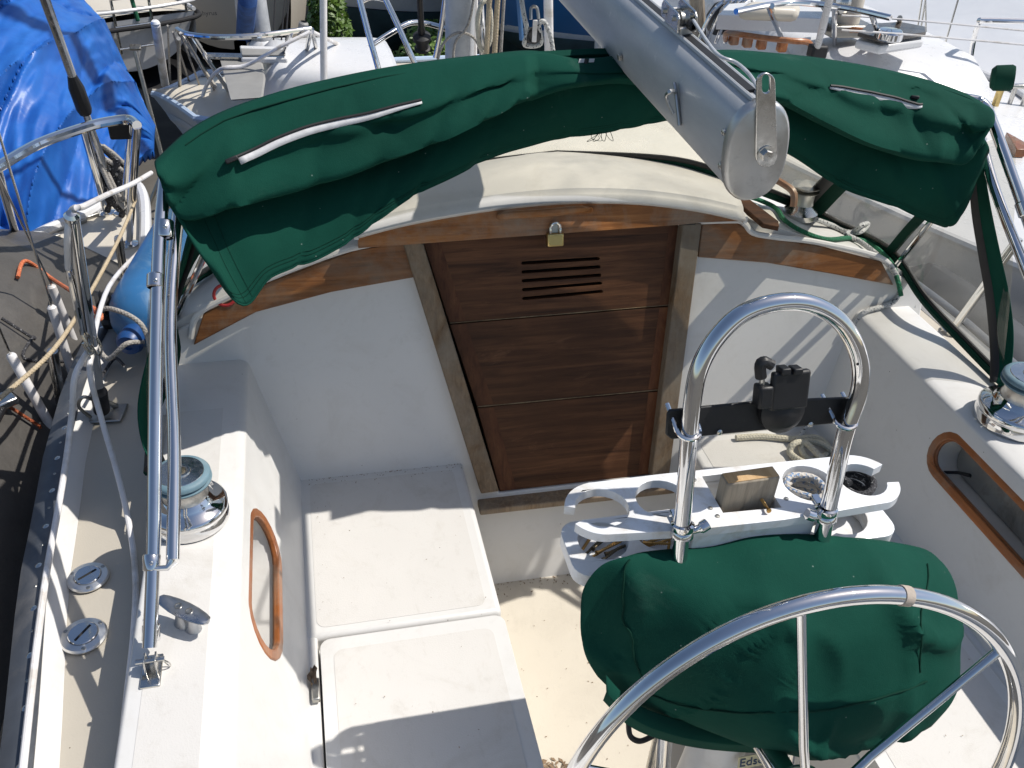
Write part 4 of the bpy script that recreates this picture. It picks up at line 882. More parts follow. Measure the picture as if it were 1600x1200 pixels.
obj('upper_rack', plate(out, V((0, 0, 0.016)), [arcp(c2, 0.041, 0, 345, ZR, 23), arcp(c3, 0.042, 0, 345, ZR, 23), rct]), M['white_plastic'], dh, bevel=0.004, seg=3)
ZT = 0.462
out = rrect(-0.262, 0.286, 0.872, 0.992, 0.03, ZT)
obj('lower_tray', plate(out, V((0, 0, 0.026)), [arcp((-0.200, 0.942), 0.040, 0, 345, ZT, 23), arcp((-0.105, 0.945), 0.040, 0, 345, ZT, 23), arcp((0.205, 0.932), 0.046, 0, 345, ZT, 23)]), M['white_plastic'], dh, bevel=0.004, seg=3)
obj('tray_floor', plate([V((p.x*0.99, p.y, ZT-0.004)) for p in rrect(-0.258, 0.282, 0.878, 0.986, 0.03, 0)], V((0, 0, 0.003))), M['white_plastic'], dh)
obj('back_panel', box((0.01, 0.868, 0.505), (0.20, 0.006, 0.1)), M['white_plastic'], dh, bevel=0.002)
obj('back_panel', box((0.012, 0.975, 0.51), (0.115, 0.006, 0.1)), M['white_plastic'], dh, bevel=0.002)
for sx in (-0.045, 0.068): obj('divider', box((sx, 0.93, 0.515), (0.006, 0.105, 0.085)), M['white_plastic'], dh, bevel=0.002)
for x, y in ((-0.052, 0.90), (-0.052, 0.965), (0.074, 0.965), (0.074, 0.90), (0.068, 0.935), (-0.048, 0.882)):
    obj('rivet', lathe([(0.004, 0.0), (0.0036, 0.0014), (0.0005, 0.002)], V((x, y, ZR+0.016)), seg=10), M['dull_steel'], dh)
for x, y, s in ((1066, 828, 1), (1290, 803, -1)):
    p = gp(x, y); cl_ = obj('clamp_ring', lathe([(0.0135, -0.012), (0.0175, -0.010), (0.0175, -0.003), (0.0160, 0), (0.0175, 0.003), (0.0175, 0.010), (0.0135, 0.012)], p, gpts[1]-gpts[0], 24), M['chrome'], dh)
    obj('clamp_knob', tube(smooth([p+V((s*0.012, -0.004, 0)), p+V((s*0.026, -0.006, 0.006)), p+V((s*0.036, -0.004, 0.010))], 4), [0.006]*4+[0.009]*5, 12), M['chrome'], cl_)
    obj('clamp_arm', box(p+V((0, 0.02, 0)), (0.014, 0.04, 0.012)), M['chrome'], cl_, bevel=0.002)
# ---- wooden block standing in the rack, with a screw in it
wbk = thing('wood_block', 'offcut of grey weathered timber standing in the drink holder', 'wood block', (0.011, 0.93, 0.50))
obj('block', box((0.011, 0.914, 0.566), (0.088, 0.026, 0.104), Matrix.Rotation(R(2), 3, 'Z')), M['grey_block'], wbk, bevel=0.003)
obj('sawn_end', box((0.011, 0.914, 0.6185), (0.084, 0.022, 0.0016), Matrix.Rotation(R(2), 3, 'Z')), M['cut_wood'], wbk, bevel=0.0005)
def screw_geo(a, b, rh=0.0042, rs=0.0022):
    d = (b-a); L = d.length; n_ = int(L/0.0022); prof = [(0.0004, 0.0), (rh, 0.0), (rh*0.95, 0.0012), (rs, 0.005)]
    for k in range(n_):
        h = 0.012+(L-0.016)*k/max(1, n_-1)
        if h < L-0.004: prof += [(rs*(1.25 if k % 2 else 0.85)*(1 if h < L*0.8 else max(0.3, (L-h)/(L*0.2))), h)]
    prof += [(0.0003, L)]
    return lathe(prof, a, d, 8)
obj('screw', screw_geo(V((0.030, 0.872, 0.580)), V((0.034, 0.915, 0.574))), M['screw_brass'], wbk)
# ---- loose screws lying in the tray
scr = [((905, 866), (927, 833), 0), ((914, 867), (948, 834), 1), ((921, 873), (975, 839), 0), ((932, 864), (978, 842), 0), ((946, 866), (993, 846), 1), ((942, 875), (972, 852), 1), ((926, 858), (955, 834), 1), ((949, 840), (974, 838), 0),
       ((999, 843), (1040, 834), 0), ((1003, 850), (1048, 836), 0), ((1010, 854), (1052, 841), 0), ((1005, 848), (1050, 850), 0), ((1018, 841), (1045, 828), 0), ((1043, 868), (1047, 840), 0)]
ordn = ['first', 'second', 'third', 'fourth', 'fifth', 'sixth', 'seventh', 'eighth']
grpn = {}
for k, (a, b, dk) in sorted(enumerate(scr), key=lambda q: q[1][0][0]):
    z = ZT+0.005+0.0042*(k % 4); pa, pb = az(*a, z), az(*b, z+0.004*((k*7) % 3-0.6)); cup = 'first' if k < 8 else 'second'
    i = grpn.get((cup, dk), 0); grpn[(cup, dk)] = i+1
    o = obj('loose_screw', screw_geo(pa, pb), M['screw_dark'] if dk else M['screw_brass'])
    props(o, '%s screw, %s from left among its colour in the drink holder %s cup' % ('dark bronze' if dk else 'brass', ordn[i], cup), 'screw', 'loose screws in the drink holder')
# ---- padlock on the hatch
pp_ = bp(867, 374, 0.042); pk = thing('padlock', 'small brass padlock hanging on the companionway hatch board', 'padlock', pp_)
obj('lock_body', box(pp_, (0.040, 0.018, 0.032), axes(x=(1, 0.0, 0.03), z=UPB)), M['brass'], pk, bevel=0.004, seg=3)
sh = [pp_+V((-0.012, 0, 0.012)), pp_+V((-0.012, 0.002, 0.026))]+[pp_+V((-0.012*math.cos(R(a)), 0.003, 0.028+0.013*math.sin(R(a)))) for a in range(0, 181, 30)]+[pp_+V((0.012, 0.002, 0.026)), pp_+V((0.012, 0, 0.012))]
obj('shackle', tube(sh, 0.0034, 10), M['chrome'], pk)
obj('hasp', box(bp(866, 358, 0.038), (0.022, 0.008, 0.03), axes(x=(1, 0, 0), z=UPB)), M['dull_steel'], pk, bevel=0.003)
# ---- lines
def line(name, label, pts, r, mat, n=6, grp=None, cat='rope'):
    return props(obj(name, tube(smooth(pts, n), r, 10), M[mat]), label, cat, grp)
line('green_line', 'green rope running across the cabin top from under the boom end', [onroof(1112, 262, 0.06), onroof(1122, 276, 0.03), onroof(1150, 300, 0.01), onroof(1185, 312, 0.008), onroof(1212, 325, 0.007), onroof(1226, 344, 0.007), onroof(1255, 362, 0.007), onroof(1292, 374, 0.007), onroof(1330, 372, 0.007), onroof(1362, 382, 0.007), onroof(1392, 410, 0.004), az(1402, 436, 0.40), az(1408, 462, 0.36)], 0.0062, 'rope_green')
fl = [onroof(1275, 343, 0.02), onroof(1300, 352, 0.008), onroof(1322, 362, 0.008), onroof(1345, 362, 0.03), onroof(1356, 350, 0.045), onroof(1346, 352, 0.05), onroof(1333, 362, 0.02), onroof(1322, 366, 0.012), onroof(1345, 378, 0.010), onroof(1375, 402, 0.012), az(1398, 425, 0.415), az(1406, 450, 0.365), az(1398, 470, 0.335), az(1378, 479, 0.326), az(1352, 487, 0.322), bp(1336, 505, 0.012), bp(1330, 540, 0.012), bp(1318, 585, 0.012), bp(1295, 620, 0.012), bp(1270, 652, 0.016), az(1245, 690, 0.012)]
line('jib_sheet', 'white flecked rope led from the cabin winch down into the starboard cockpit', fl, 0.0068, 'rope_fleck')
ck = [az(1150, 684, 0.01), az(1190, 682, 0.01), az(1240, 686, 0.012), az(1275, 684, 0.02), az(1295, 700, 0.012), az(1285, 714, 0.012), az(1262, 716, 0.01), az(1252, 700, 0.018), az(1262, 690, 0.024), az(1290, 696, 0.03), az(1305, 716, 0.012), az(1280, 726, 0.01), az(1255, 722, 0.02), az(1235, 708, 0.012), az(1240, 694, 0.03), az(1258, 692, 0.03), az(1280, 712, 0.03), az(1300, 730, 0.012), az(1270, 735, 0.01), az(1240, 730, 0.01), az(1215, 735, 0.01)]
line('rope_coil', 'cream braided rope lying tangled on the starboard seat behind the guard hoop', ck, 0.0085, 'rope_cream')
rr_ = random.Random(3)
lo_ = []
for k in range(34):
    a = R(k*62); lo_.append(V((c3[0]+0.036*math.cos(a)*(0.7+0.4*rr_.random()), c3[1]+0.034*math.sin(a)*(0.7+0.4*rr_.random()), 0.500+0.0021*k+0.004*rr_.random())))
line('rope_coil', 'blue flecked rope stuffed in the round hole of the drink holder', lo_, 0.0052, 'rope_blue', 5)
lo_ = []
for k in range(24):
    a = R(k*55+20); lo_.append(V((0.275+0.05*math.cos(a)*(0.8+0.3*rr_.random()), 1.06+0.06*math.sin(a)*(0.8+0.3*rr_.random()), 0.012+0.0045*k)))
rope('rope_black', (0.035, 0.035, 0.04), (0.3, 0.3, 0.3), 0.05)
line('rope_coil', 'black coiled rope under the open hook of the drink holder', [V((0.238+(p.x-0.275)*0.55, 0.955+(p.y-1.06)*0.5, 0.492+p.z*0.45)) for p in lo_], 0.0055, 'rope_black', 5)
# strap in the starboard locker, dead leaf by the seat hinge
_, ys_, ss2, p0s, ups, ns = sc
q = ap(1475, 738, p0s-ns*0.03, ns); q2 = ap(1516, 743, p0s-ns*0.04, ns)
props(obj('locker_strap', tube([q, q.lerp(q2, 0.5)+V((0, 0, 0.004)), q2], [0.005, 0.0055, 0.007], 8, el=0.6), M['rubber']), 'short black strap inside the starboard coaming locker', 'strap')
lf = [az(488+2*math.sin(k*1.9), 1045+k*6, 0.004+0.012*math.sin(k*1.3)**2) for k in range(6)]
plain('dry_leaf_mat', (0.23, 0.16, 0.10), 0.9, 0, 0.3, 60, 0.5, 200)
rows = [[p+V((-0.008*math.sin(0.4+k*0.5), 0, 0.006)), p, p+V((0.010*math.sin(0.5+k*0.45), 0.003, 0.008))] for k, p in enumerate(lf)]
props(obj('dead_leaf', grid(rows), M['dry_leaf_mat'], solid=0.0006), 'curled brown dead leaf beside the port seat lid hinge', 'leaf')
# red safety sticker on the port edge of the cabin top
sq = bp(352, 459, 0.001)
plain('sticker_red', (0.45, 0.03, 0.03), 0.5)
rs = props(obj('round_sticker', grid([[sq+V((r_*math.cos(R(a)), 0, 0))+UPB*(r_*math.sin(R(a)))+NB*0.013 for a in range(0, 361, 15)] for r_ in (0.020, 0.027)]), M['sticker_red'], solid=0.0008), 'red ring sticker beside the port end of the teak trim', 'sticker')
# bits of dirt and dry leaf blown into the corners of the cockpit
rg = random.Random(11); bm = B()
def bit(c_, l):
    u_ = V((rg.gauss(0, 1), rg.gauss(0, 1), 0.25*rg.gauss(0, 1))).normalized(); v_ = V((0, 0, 1)).cross(u_).normalized()
    bm.faces.new([bm.verts.new(c_+q) for q in (u_*l, v_*l*0.4, -u_*l*0.8, -v_*l*0.35)])
for _ in range(120): bit(V((-0.27+0.62*rg.random()**1.5, yb(ZF)-0.004-0.05*rg.random()**3, ZF+0.002)), 0.002+0.003*rg.random())
for _ in range(110): bit(V((-0.29-0.38*rg.random(), 1.715-0.03*rg.random()**3, 0.004)), 0.0012+0.0022*rg.random())
for _ in range(14): bit(V((-0.66+0.07*rg.random()**2, 1.24+0.45*rg.random(), 0.004)), 0.001+0.0015*rg.random())
for _ in range(90): bit(V((-0.27+0.58*rg.random(), 0.75+0.85*rg.random(), ZF+0.002)), 0.0012+0.0025*rg.random())
for _ in range(25): bit(V((-0.3-0.36*rg.random(), 0.7+1.0*rg.random(), 0.0055)), 0.0010+0.0018*rg.random())
for _ in range(40): bit(V((0.34+0.33*rg.random(), 0.7+1.0*rg.random(), 0.0055)), 0.0010+0.0018*rg.random())
for _ in range(60): bit(az(830+70*rg.random(), 1185+25*rg.random(), ZF+0.003), 0.004+0.006*rg.random())
props(obj('debris', bm, M['dry_leaf_mat'], None, False), 'specks of dirt and dry plant bits scattered over seats and cockpit floor', 'debris', kind='stuff')

# ================================================================ PORT SIDE DECK: stanchion, lifelines, fender
sb = az(160, 648, ZD+0.002); stop_ = az(113, 343, 0.79)
stn = thing('stanchion', 'bright steel gate stanchion leaning on the port side deck', 'stanchion', sb)
sd_ = stop_-sb
obj('post', tube([sb+V((0, 0, 0.03)), sb+sd_*0.3, sb+sd_*0.7, stop_], 0.0125, 16), M['chrome'], stn)
obj('top_cap', lathe([(0.0127, 0), (0.0135, 0.004), (0.0135, 0.01), (0.009, 0.016), (0.0004, 0.018)], stop_, sd_, 16), M['chrome'], stn)
obj('socket', tube([sb+sd_*0.03, sb+sd_*0.15], 0.018, 14), M['black_plastic'], stn, bevel=0.002)
obj('base_plate', plate([sb+V((x, y, 0)) for x, y in ((-0.05, -0.03), (0.045, -0.035), (0.055, 0.03), (-0.04, 0.035))], V((0, 0, 0.006))), M['dull_steel'], stn, bevel=0.004)
lp_ = [sb+V((-0.02, -0.02, 0.01)), sb+V((-0.035, -0.03, 0.05)), sb+V((-0.02, -0.03, 0.075)), sb+V((0.0, -0.02, 0.05)), sb+V((-0.005, -0.01, 0.012))]
obj('eye_loop', tube(smooth(lp_, 5), 0.004, 8), M['dull_steel'], stn)
obj('foot_rod', tube([sb+V((0.03, 0.02, 0.006)), sb+V((0.01, 0.01, 0.03)), sb+sd_*0.06], 0.006, 8), M['dull_steel'], stn)
obj('clip', tube(smooth([sb+sd_*0.47+V((0.014, -0.01, 0)), sb+sd_*0.45+V((0.02, -0.016, -0.01)), sb+sd_*0.43+V((0.012, -0.014, -0.02)), sb+sd_*0.46+V((0.0, -0.016, -0.005))], 4), 0.003, 8), M['steel'], stn)
def wire(name, label, pts, r, mat='white_cover', cat='lifeline', n=6): return props(obj(name, tube(smooth(pts, n), r, 10), M[mat]), label, cat)
wire('lifeline', 'white covered lifeline bending forward from the top of the port stanchion', [sb+sd_*0.80+V((-0.02, 0, 0)), stop_+V((-0.014, -0.005, -0.03)), stop_+V((0.0, 0.01, 0.012)), az(132, 322, 0.80), ay(170, 303, 1.95), ay(205, 288, 2.15), ay(236, 270, 2.4)], 0.0058)
tk = thing('turnbuckle', 'small steel turnbuckle hanging beside the port stanchion', 'turnbuckle', sb+sd_*0.5)
q0, q1 = sb+sd_*0.80+V((-0.02, 0, 0)), sb+sd_*0.50+V((-0.012, -0.012, 0))
obj('barrel', tube([q0, q0.lerp(q1, 0.1), q0.lerp(q1, 0.7), q1], [0.004, 0.0062, 0.0062, 0.004], 10), M['chrome'], tk)
obj('jaw', tube(smooth([q1, q1+V((0.005, -0.004, -0.02)), q1+V((0.012, -0.004, -0.04)), q1+V((0.004, -0.004, -0.045)), q1+V((-0.002, -0.002, -0.02))], 4), 0.0035, 8), M['steel'], tk)
wire('lifeline', 'white lower lifeline running forward past the fender from the port stanchion', [sb+sd_*0.42+V((0.0, 0.0, 0)), ay(170, 448, 2.05), ay(222, 388, 2.5), ay(260, 345, 2.9)], 0.0055)
wire('lifeline', 'slack white lifeline lying along the port toe rail', [sb+sd_*0.42, az(118, 585, 0.44), az(113, 640, 0.37), az(104, 715, 0.31), az(90, 800, 0.27), az(72, 900, 0.25), az(56, 1020, 0.245), az(38, 1180, 0.243), az(30, 1260, 0.243)], 0.0062)
wire('lifeline', 'slack white lifeline lying against the outer side of the port coaming', [sb+sd_*0.42+V((0.008, 0, 0)), az(140, 580, 0.42), az(160, 660, 0.34), az(182, 735, 0.28), az(198, 800, 0.235), az(208, 860, 0.217), az(212, 920, 0.211), az(208, 1000, 0.211), az(197, 1100, 0.211), az(186, 1210, 0.211)], 0.0058)
# fender
f0 = az(212, 518, 0.30); fd = V((0.22, 1.0, 0.10)).normalized()
plain('fender_blue', (0.028, 0.13, 0.30), 0.38, 0, 0.15, 7, 0.05, 60, 0.1, 0.1, (0.16, 0.26, 0.36), 10); plain('fender_dark', (0.012, 0.06, 0.20), 0.4)
fen = thing('fender', 'blue inflatable boat fender lying on the port side deck', 'fender', f0-V((0, 0, 0.09)))
obj('body', lathe([(0.02, -0.005), (0.045, 0.005), (0.068, 0.025), (0.083, 0.06), (0.088, 0.10), (0.088, 0.42), (0.08, 0.46), (0.05, 0.50), (0.02, 0.51)], f0, fd, 36), M['fender_blue'], fen)
obj('eye_end', lathe([(0.026, 0.0), (0.030, -0.02), (0.032, -0.045), (0.026, -0.056), (0.012, -0.058), (0.010, -0.052), (0.0005, -0.05)], f0, fd, 24), M['fender_dark'], fen)
e0 = f0-fd*0.045
line('fender_line', 'pale rope looped through the eye of the blue fender', [e0+V((0.03, 0, 0.0)), e0+V((0.0, -0.035, 0.02)), e0+V((-0.05, -0.03, -0.02)), e0+V((-0.075, 0.01, 0.02)), e0+V((-0.06, 0.06, 0.06)), e0+V((-0.01, 0.03, 0.07)), e0+V((0.035, 0.0, 0.05)), e0+V((0.05, -0.02, 0.0)), e0+V((0.07, -0.05, -0.06)), e0+V((0.09, -0.09, -0.085))], 0.006, 'rope_grey')
# deck block on the rail
bkp = az(168, 494, 0.27); bt_ = thing('sheave_block', 'black double sheave block on the port rail beside the fender', 'pulley block', bkp)
for dx in (-0.011, 0.011): obj('sheave', lathe([(0.004, -0.008), (0.032, -0.008), (0.026, -0.002), (0.026, 0.002), (0.032, 0.008), (0.004, 0.008)], bkp+V((dx, 0, 0.04)), (1, 0.2, 0), 24), M['rubber'], bt_)
obj('swivel', lathe([(0.016, -0.03), (0.019, -0.015), (0.012, -0.005), (0.016, 0.008), (0.01, 0.014)], bkp, seg=16), M['black_plastic'], bt_)
line('tether', 'thin black line from the stanchion foot to the fender', [sb+V((0.01, 0, 0.09)), az(165, 578, 0.22), az(180, 560, 0.215), e0+V((-0.02, -0.02, -0.05))], 0.004, 'rope_black')

# ================================================================ MAST, RIGGING AND BOW FITTINGS OF THIS BOAT
mb = ay(718, 84, 2.95)
mast = thing('mast', 'tall grey aluminium mast rising behind the dodger', 'mast', mb-V((0, 0, 0.1)))
obj('extrusion', tube([mb-V((0, 0, 0.12)), mb+V((0, 0, 3)), mb+V((0, 0, 7.5))], 0.050, 24, el=0.8), M['boom_paint'], mast)
obj('conduit', tube([mb+V((0.046, -0.01, -0.1)), mb+V((0.046, -0.01, 7))], 0.010, 10), M['white_cover'], mast)
lo_ = [mb+V((-0.06+0.02*math.sin(k*1.1)+0.05*math.cos(k*0.9), -0.08, 0.0+0.05*math.sin(k*0.9))) for k in range(14)]
line('halyard_tail', 'white rope looped round the foot of the mast', [mb+V((-0.09, -0.06, -0.06)), mb+V((-0.07, -0.07, 0.04)), mb+V((-0.02, -0.075, 0.085)), mb+V((0.04, -0.07, 0.06)), mb+V((0.06, -0.07, -0.02)), mb+V((0.03, -0.08, -0.08)), mb+V((-0.02, -0.08, -0.05)), mb+V((-0.03, -0.08, 0.05)), mb+V((0.03, -0.08, 0.2)), mb+V((0.05, -0.06, 0.9)), mb+V((0.05, -0.05, 4))], 0.0045, 'rope_grey')
for k, (x, mt, r_, lbl) in enumerate(((763, 'rope_tan', 0.0085, 'tan halyard rope hanging left of the other two beside the mast'), (776, 'rope_tan', 0.0085, 'tan halyard rope hanging in the middle of three beside the mast'), (786, 'rope_grey', 0.005, 'thin grey halyard hanging right of the tan ropes'))):
    p = ay(x-3, 82, 2.8); q = ay(x+5, -60, 2.78); line('halyard', lbl, [p-V((0, 0, 0.1)), p, q, q+V((0.1, 0.1, 3))], r_, mt, 4, 'halyards beside the mast')
co = []
c0_ = ay(749, 40, 2.85)
for k in range(26):
    a = R(k*58); co.append(c0_+V((0.012+0.022*math.cos(a)+0.005*rr_.random(), -0.01*rr_.random(), 0.075*math.sin(a))))
line('halyard_coil', 'cream rope coil hanging on the mast side', co, 0.006, 'rope_cream', 4)
st0, st1 = ay(756, 75, 2.9), ay(750, -40, 2.9)
props(obj('mast_stay_rod', tube([st0-V((0, 0, 0.1)), st0, st1, st1+(st1-st0)*6], 0.007, 10), M['chrome']), 'polished steel rod rising beside the mast coil', 'rod')
# vang block with its rope
bc = ay(833, 48, 2.3); vb = thing('vang_block', 'black sheave block with a white strap hanging under the boom', 'pulley block', bc)
obj('sheave', lathe([(0.004, -0.009), (0.020, -0.009), (0.017, 0), (0.020, 0.009), (0.004, 0.009)], bc+V((0, 0, -0.012)), (0.3, -1, 0.2), 24), M['rubber'], vb)
obj('strap', plate([bc+V((-0.006, -0.014, 0.03)), bc+V((0.006, -0.014, 0.03)), bc+V((0.006, -0.014, -0.024)), bc+V((-0.006, -0.014, -0.024))], V((0, -0.003, 0))), M['white_cover'], vb, bevel=0.002)
obj('shackle', tube(smooth([bc+V((-0.01, -0.01, 0.03)), bc+V((-0.008, 0, 0.055)), bc+V((0.006, 0, 0.055)), bc+V((0.01, -0.01, 0.03))], 4), 0.004, 8), M['dull_steel'], vb)
line('vang_rope', 'white rope reeved through the black block under the boom', [ay(812, -20, 2.32), ay(818, 20, 2.3), ay(824, 50, 2.3), ay(820, 70, 2.31), ay(845, 68, 2.31), ay(842, 40, 2.3), ay(850, 34, 2.3), ay(860, 55, 2.3), ay(864, 80, 2.3)], 0.0062, 'rope_fleck')
props(obj('vang_tube', tube([ay(858, 90, 2.55), ay(856, -40, 2.5), ay(855, -300, 2.45)], 0.013, 14), M['white_cover']), 'white tube standing right of the black vang block', 'tube')
props(obj('blue_strap', tube([ay(815, 62, 2.4), ay(808, -30, 2.38), ay(805, -200, 2.36)], 0.006, 8), plain('strap_blue', (0.05, 0.15, 0.33), 0.6)), 'blue webbing strap hanging left of the vang block', 'strap')
sh0, sh1 = ay(506, 125, 2.75), ay(505, -40, 2.75)
props(obj('shroud_cover', tube([sh0-V((0, 0, 0.1)), sh0, sh1, sh1+(sh1-sh0)*2], 0.0105, 12), M['white_cover']), 'white plastic shroud cover rising behind the left half of the dodger', 'shroud')
# bow pulpit and furler
pul = thing('pulpit', 'polished steel bow pulpit showing above the dodger left of the mast', 'pulpit', V((0, 4.2, 0.25)))
def Y4(x, y, Y): return ay(x, y, Y)
obj('leg', tube([Y4(597, 130, 4.15), Y4(589, 100, 4.15), Y4(575, 50, 4.2), Y4(562, 0, 4.25), Y4(556, -40, 4.28)], 0.0135, 14), M['chrome'], pul)
obj('leg', tube([Y4(658, 120, 4.2), Y4(644, 90, 4.2), Y4(622, 40, 4.25), Y4(603, 0, 4.3), Y4(590, -40, 4.33)], 0.0135, 14), M['chrome'], pul)
obj('leg', tube([Y4(680, 90, 4.3), Y4(690, 40, 4.3), Y4(695, 0, 4.3), Y4(697, -40, 4.3)], 0.012, 14), M['chrome'], pul)
obj('cross_rail', tube(smooth([Y4(579, 72, 4.25), Y4(610, 52, 4.35), Y4(640, 36, 4.42), Y4(668, 37, 4.45), Y4(700, 46, 4.4)], 5), 0.0125, 14), M['chrome'], pul)
obj('top_rail', tube(smooth([Y4(562, 3, 4.25), Y4(580, -5, 4.35), Y4(600, -2, 4.4)], 4), 0.0135, 14), M['chrome'], pul)
fb = Y4(660, 78, 4.35); ft = Y4(654, -40, 4.2); fdv = (ft-fb).normalized()
fur = thing('headsail_furler', 'black headsail furler drum on the bow behind the dodger', 'furler', fb)
obj('drum', lathe([(0.015, 0), (0.038, 0.005), (0.038, 0.012), (0.030, 0.016), (0.030, 0.055), (0.042, 0.06), (0.042, 0.078), (0.03, 0.085), (0.016, 0.09)], fb, fdv, 28), M['rubber'], fur)
obj('foil', tube([fb+fdv*0.08, fb+fdv*0.11, fb+fdv*0.13, ft, ft+fdv*4], [0.013, 0.019, 0.014, 0.014, 0.014], 12), M['black_plastic'], fur)

# ================================================================ THE OTHER BOATS IN THE YARD
gelcoat('cream_gel', (0.60, 0.55, 0.46), 0.4, 0.02, 0.2); gelcoat('hull_white', (0.66, 0.66, 0.66), 0.3, 0.015, 0.12)
gelcoat('hull_bluegrey', (0.42, 0.52, 0.66), 0.35, 0.015, 0.12); gelcoat('hull_beige', (0.46, 0.42, 0.36), 0.4, 0.015, 0.2)
plain('hull_blue', (0.03, 0.15, 0.36), 0.3, 0, 0.08, 3, 0, 100, 0.2); plain('stripe_blue', (0.02, 0.10, 0.30), 0.3); plain('navy', (0.012, 0.016, 0.04), 0.35)
plain('bottom_teal', (0.035, 0.075, 0.09), 0.7, 0, 0.3, 4, 0.2, 40); plain('bottom_dark', (0.014, 0.014, 0.016), 0.8, 0, 0.3, 4); plain('window_dark', (0.012, 0.012, 0.014), 0.15)
plain('plate_grey', (0.27, 0.265, 0.25), 0.6, 0.1, 0.1, 8); plain('hatch_smoke', (0.07, 0.062, 0.055), 0.2, 0, 0.2, 6)
def yacht(name, label, bow_, d, L, Bm, zd, hull, deck, bottom, stripe=None, cabin=None, cabin_mat=None, transom=0.72, fine=0.62, free=1.05, bluff=0.62, windows=True, group='boats stored around the cockpit'):
    """hull loft from bow_ towards d (unit, bow to stern)"""
    d = V((d[0], d[1], 0)).normalized(); s_ = V((d.y, -d.x, 0)); bow_ = V((bow_[0], bow_[1], 0))
    y_ = thing(name, label, 'sailboat', bow_+d*L/2+V((0, 0, -2.6)), group)
    T_ = [0, 0.006, 0.014, 0.025]+[k/26 for k in range(1, 27)]
    def half(t): return Bm/2*(min(1, (t/fine))**bluff if t < fine else 1-(1-transom)*((t-fine)/(1-fine))**2)*max(0.02, min(1, t*26))
    def sheer(t): return zd+0.16*(1-t)**2
    def P(t, w_, z, s): return bow_+d*(L*t-0.35*(1-t)**3*(z-zd)*0.0)+s_*(w_*s)+V((0, 0, z))
    for s in (-1, 1):
        rows, rb = [], []
        for t in T_:
            h, z0 = half(t), sheer(t); rake = d*(0.42*(1-t)**2)
            rows.append([P(t, h*(1-0.10*(k/6)**2.2), z0-free*(k/6), s)+rake*(k/6)*1.4 for k in range(7)])
            rb.append([P(t, h*0.90*math.cos(R(90*k/6))+0.04, z0-free-0.75*math.sin(R(90*k/6))*(0.35+0.65*math.sin(math.pi*min(1, t*1.1))), s)+rake*1.4*(1+k*0.2) for k in range(7)])
        obj('hull_side', grid(rows), hull, y_); obj('hull_bottom', grid(rb), bottom, y_)
        if stripe:
            sr = [[a+s_*s*0.006, b+s_*s*0.006] for a, b in ((r_[1].lerp(r_[2], 0.3), r_[2].lerp(r_[3], 0.1)) for r_ in rows)]
            obj('stripe', grid(sr), stripe, y_)
            sr = [[r_[0].lerp(r_[1], 0.55)+s_*s*0.004, r_[0].lerp(r_[1], 0.75)+s_*s*0.022, r_[0].lerp(r_[1], 0.95)+s_*s*0.004] for r_ in rows]
            obj('rubbing_strake', grid(sr), hull, y_)
        obj('toe_rail', tube([r_[0]+V((0, 0, 0.02)) for r_ in rows], 0.02, 8), hull, y_)
    rows = [[P(t, half(t)*(2*k/8-1), sheer(t)+0.05*(1-(2*k/8-1)**2), 1) for k in range(9)] for t in T_]
    obj('deck', grid(rows), deck, y_)
    h = half(1.0); tr = [P(1, h*(2*k/10-1)*(1.0), sheer(1), 1) for k in range(11)]
    tb_ = [P(1, h*0.9*(2*k/10-1), sheer(1)-free*0.55-0.55*free*(1-(2*k/10-1)**2)**0.7, 1)+d*-0.12 for k in range(11)]
    obj('transom', grid([tr, [a.lerp(b, 0.5) for a, b in zip(tr, tb_)], tb_]), hull, y_)
    kx = [P(0.38+0.3*k/8, 0.10*math.sin(math.pi*k/8)+0.01, sheer(0.5)-free-0.5, 1) for k in range(9)]+[P(0.38+0.3*k/8, -0.10*math.sin(math.pi*k/8)-0.01, sheer(0.5)-free-0.5, 1) for k in range(8, -1, -1)]
    obj('keel', plate(kx, V((0, 0, -2.58-(sheer(0.5)-free-0.5)))), bottom, y_)
    if cabin:
        t0, t1, wf, hh = cabin; rows = []
        prof = [(1.02, -0.04), (1.0, 0.25), (0.97, 0.72), (0.9, 0.93), (0.75, 1.0), (0.4, 1.07), (0, 1.1), (-0.4, 1.07), (-0.75, 1.0), (-0.9, 0.93), (-0.97, 0.72), (-1.0, 0.25), (-1.02, -0.04)]
        for k in range(13):
            t = t0+(t1-t0)*k/12; e = min(1, k/1.6)**0.5 if k < 2 else 1; e2 = 1 if k < 12 else 0.97
            wv = half(t)*wf*(0.82 if k == 0 else (0.94 if k == 1 else 1))
            rows.append([P(t, wv*a, sheer(t)+hh*b*(e if b > 0 else 1)*e2+0.02, 1) for a, b in prof])
        cbn = obj('cabin', grid(rows), cabin_mat or deck, y_, sharp=60)
        ce = [P(t1, half(t1)*wf*a, sheer(t1)+hh*b*0.97+0.02, 1) for a, b in prof]; obj('cabin_end', plate(ce, d*0.02), cabin_mat or deck, cbn)
        if windows:
            for s in (-1, 1):
                for q in (0.3, 0.58):
                    ta, tb2 = t0+(t1-t0)*q, t0+(t1-t0)*(q+0.18)
                    wl = [P(t, half(t)*wf*1.004, sheer(t)+hh*z+0.02, s) for t, z in ((ta, 0.35), (tb2, 0.35), (tb2, 0.68), (ta, 0.62))]
                    obj('window', plate(wl, s_*s*0.012), M['window_dark'], cbn, bevel=0.004)
    y_['_'] = 0; del y_['_']
    return y_, P, half, sheer, d, s_
def rail(par, pts, r=0.0125, name='guard_rail', mat='chrome', n=5): return obj(name, tube(smooth(pts, n), r, 10), M[mat], par)

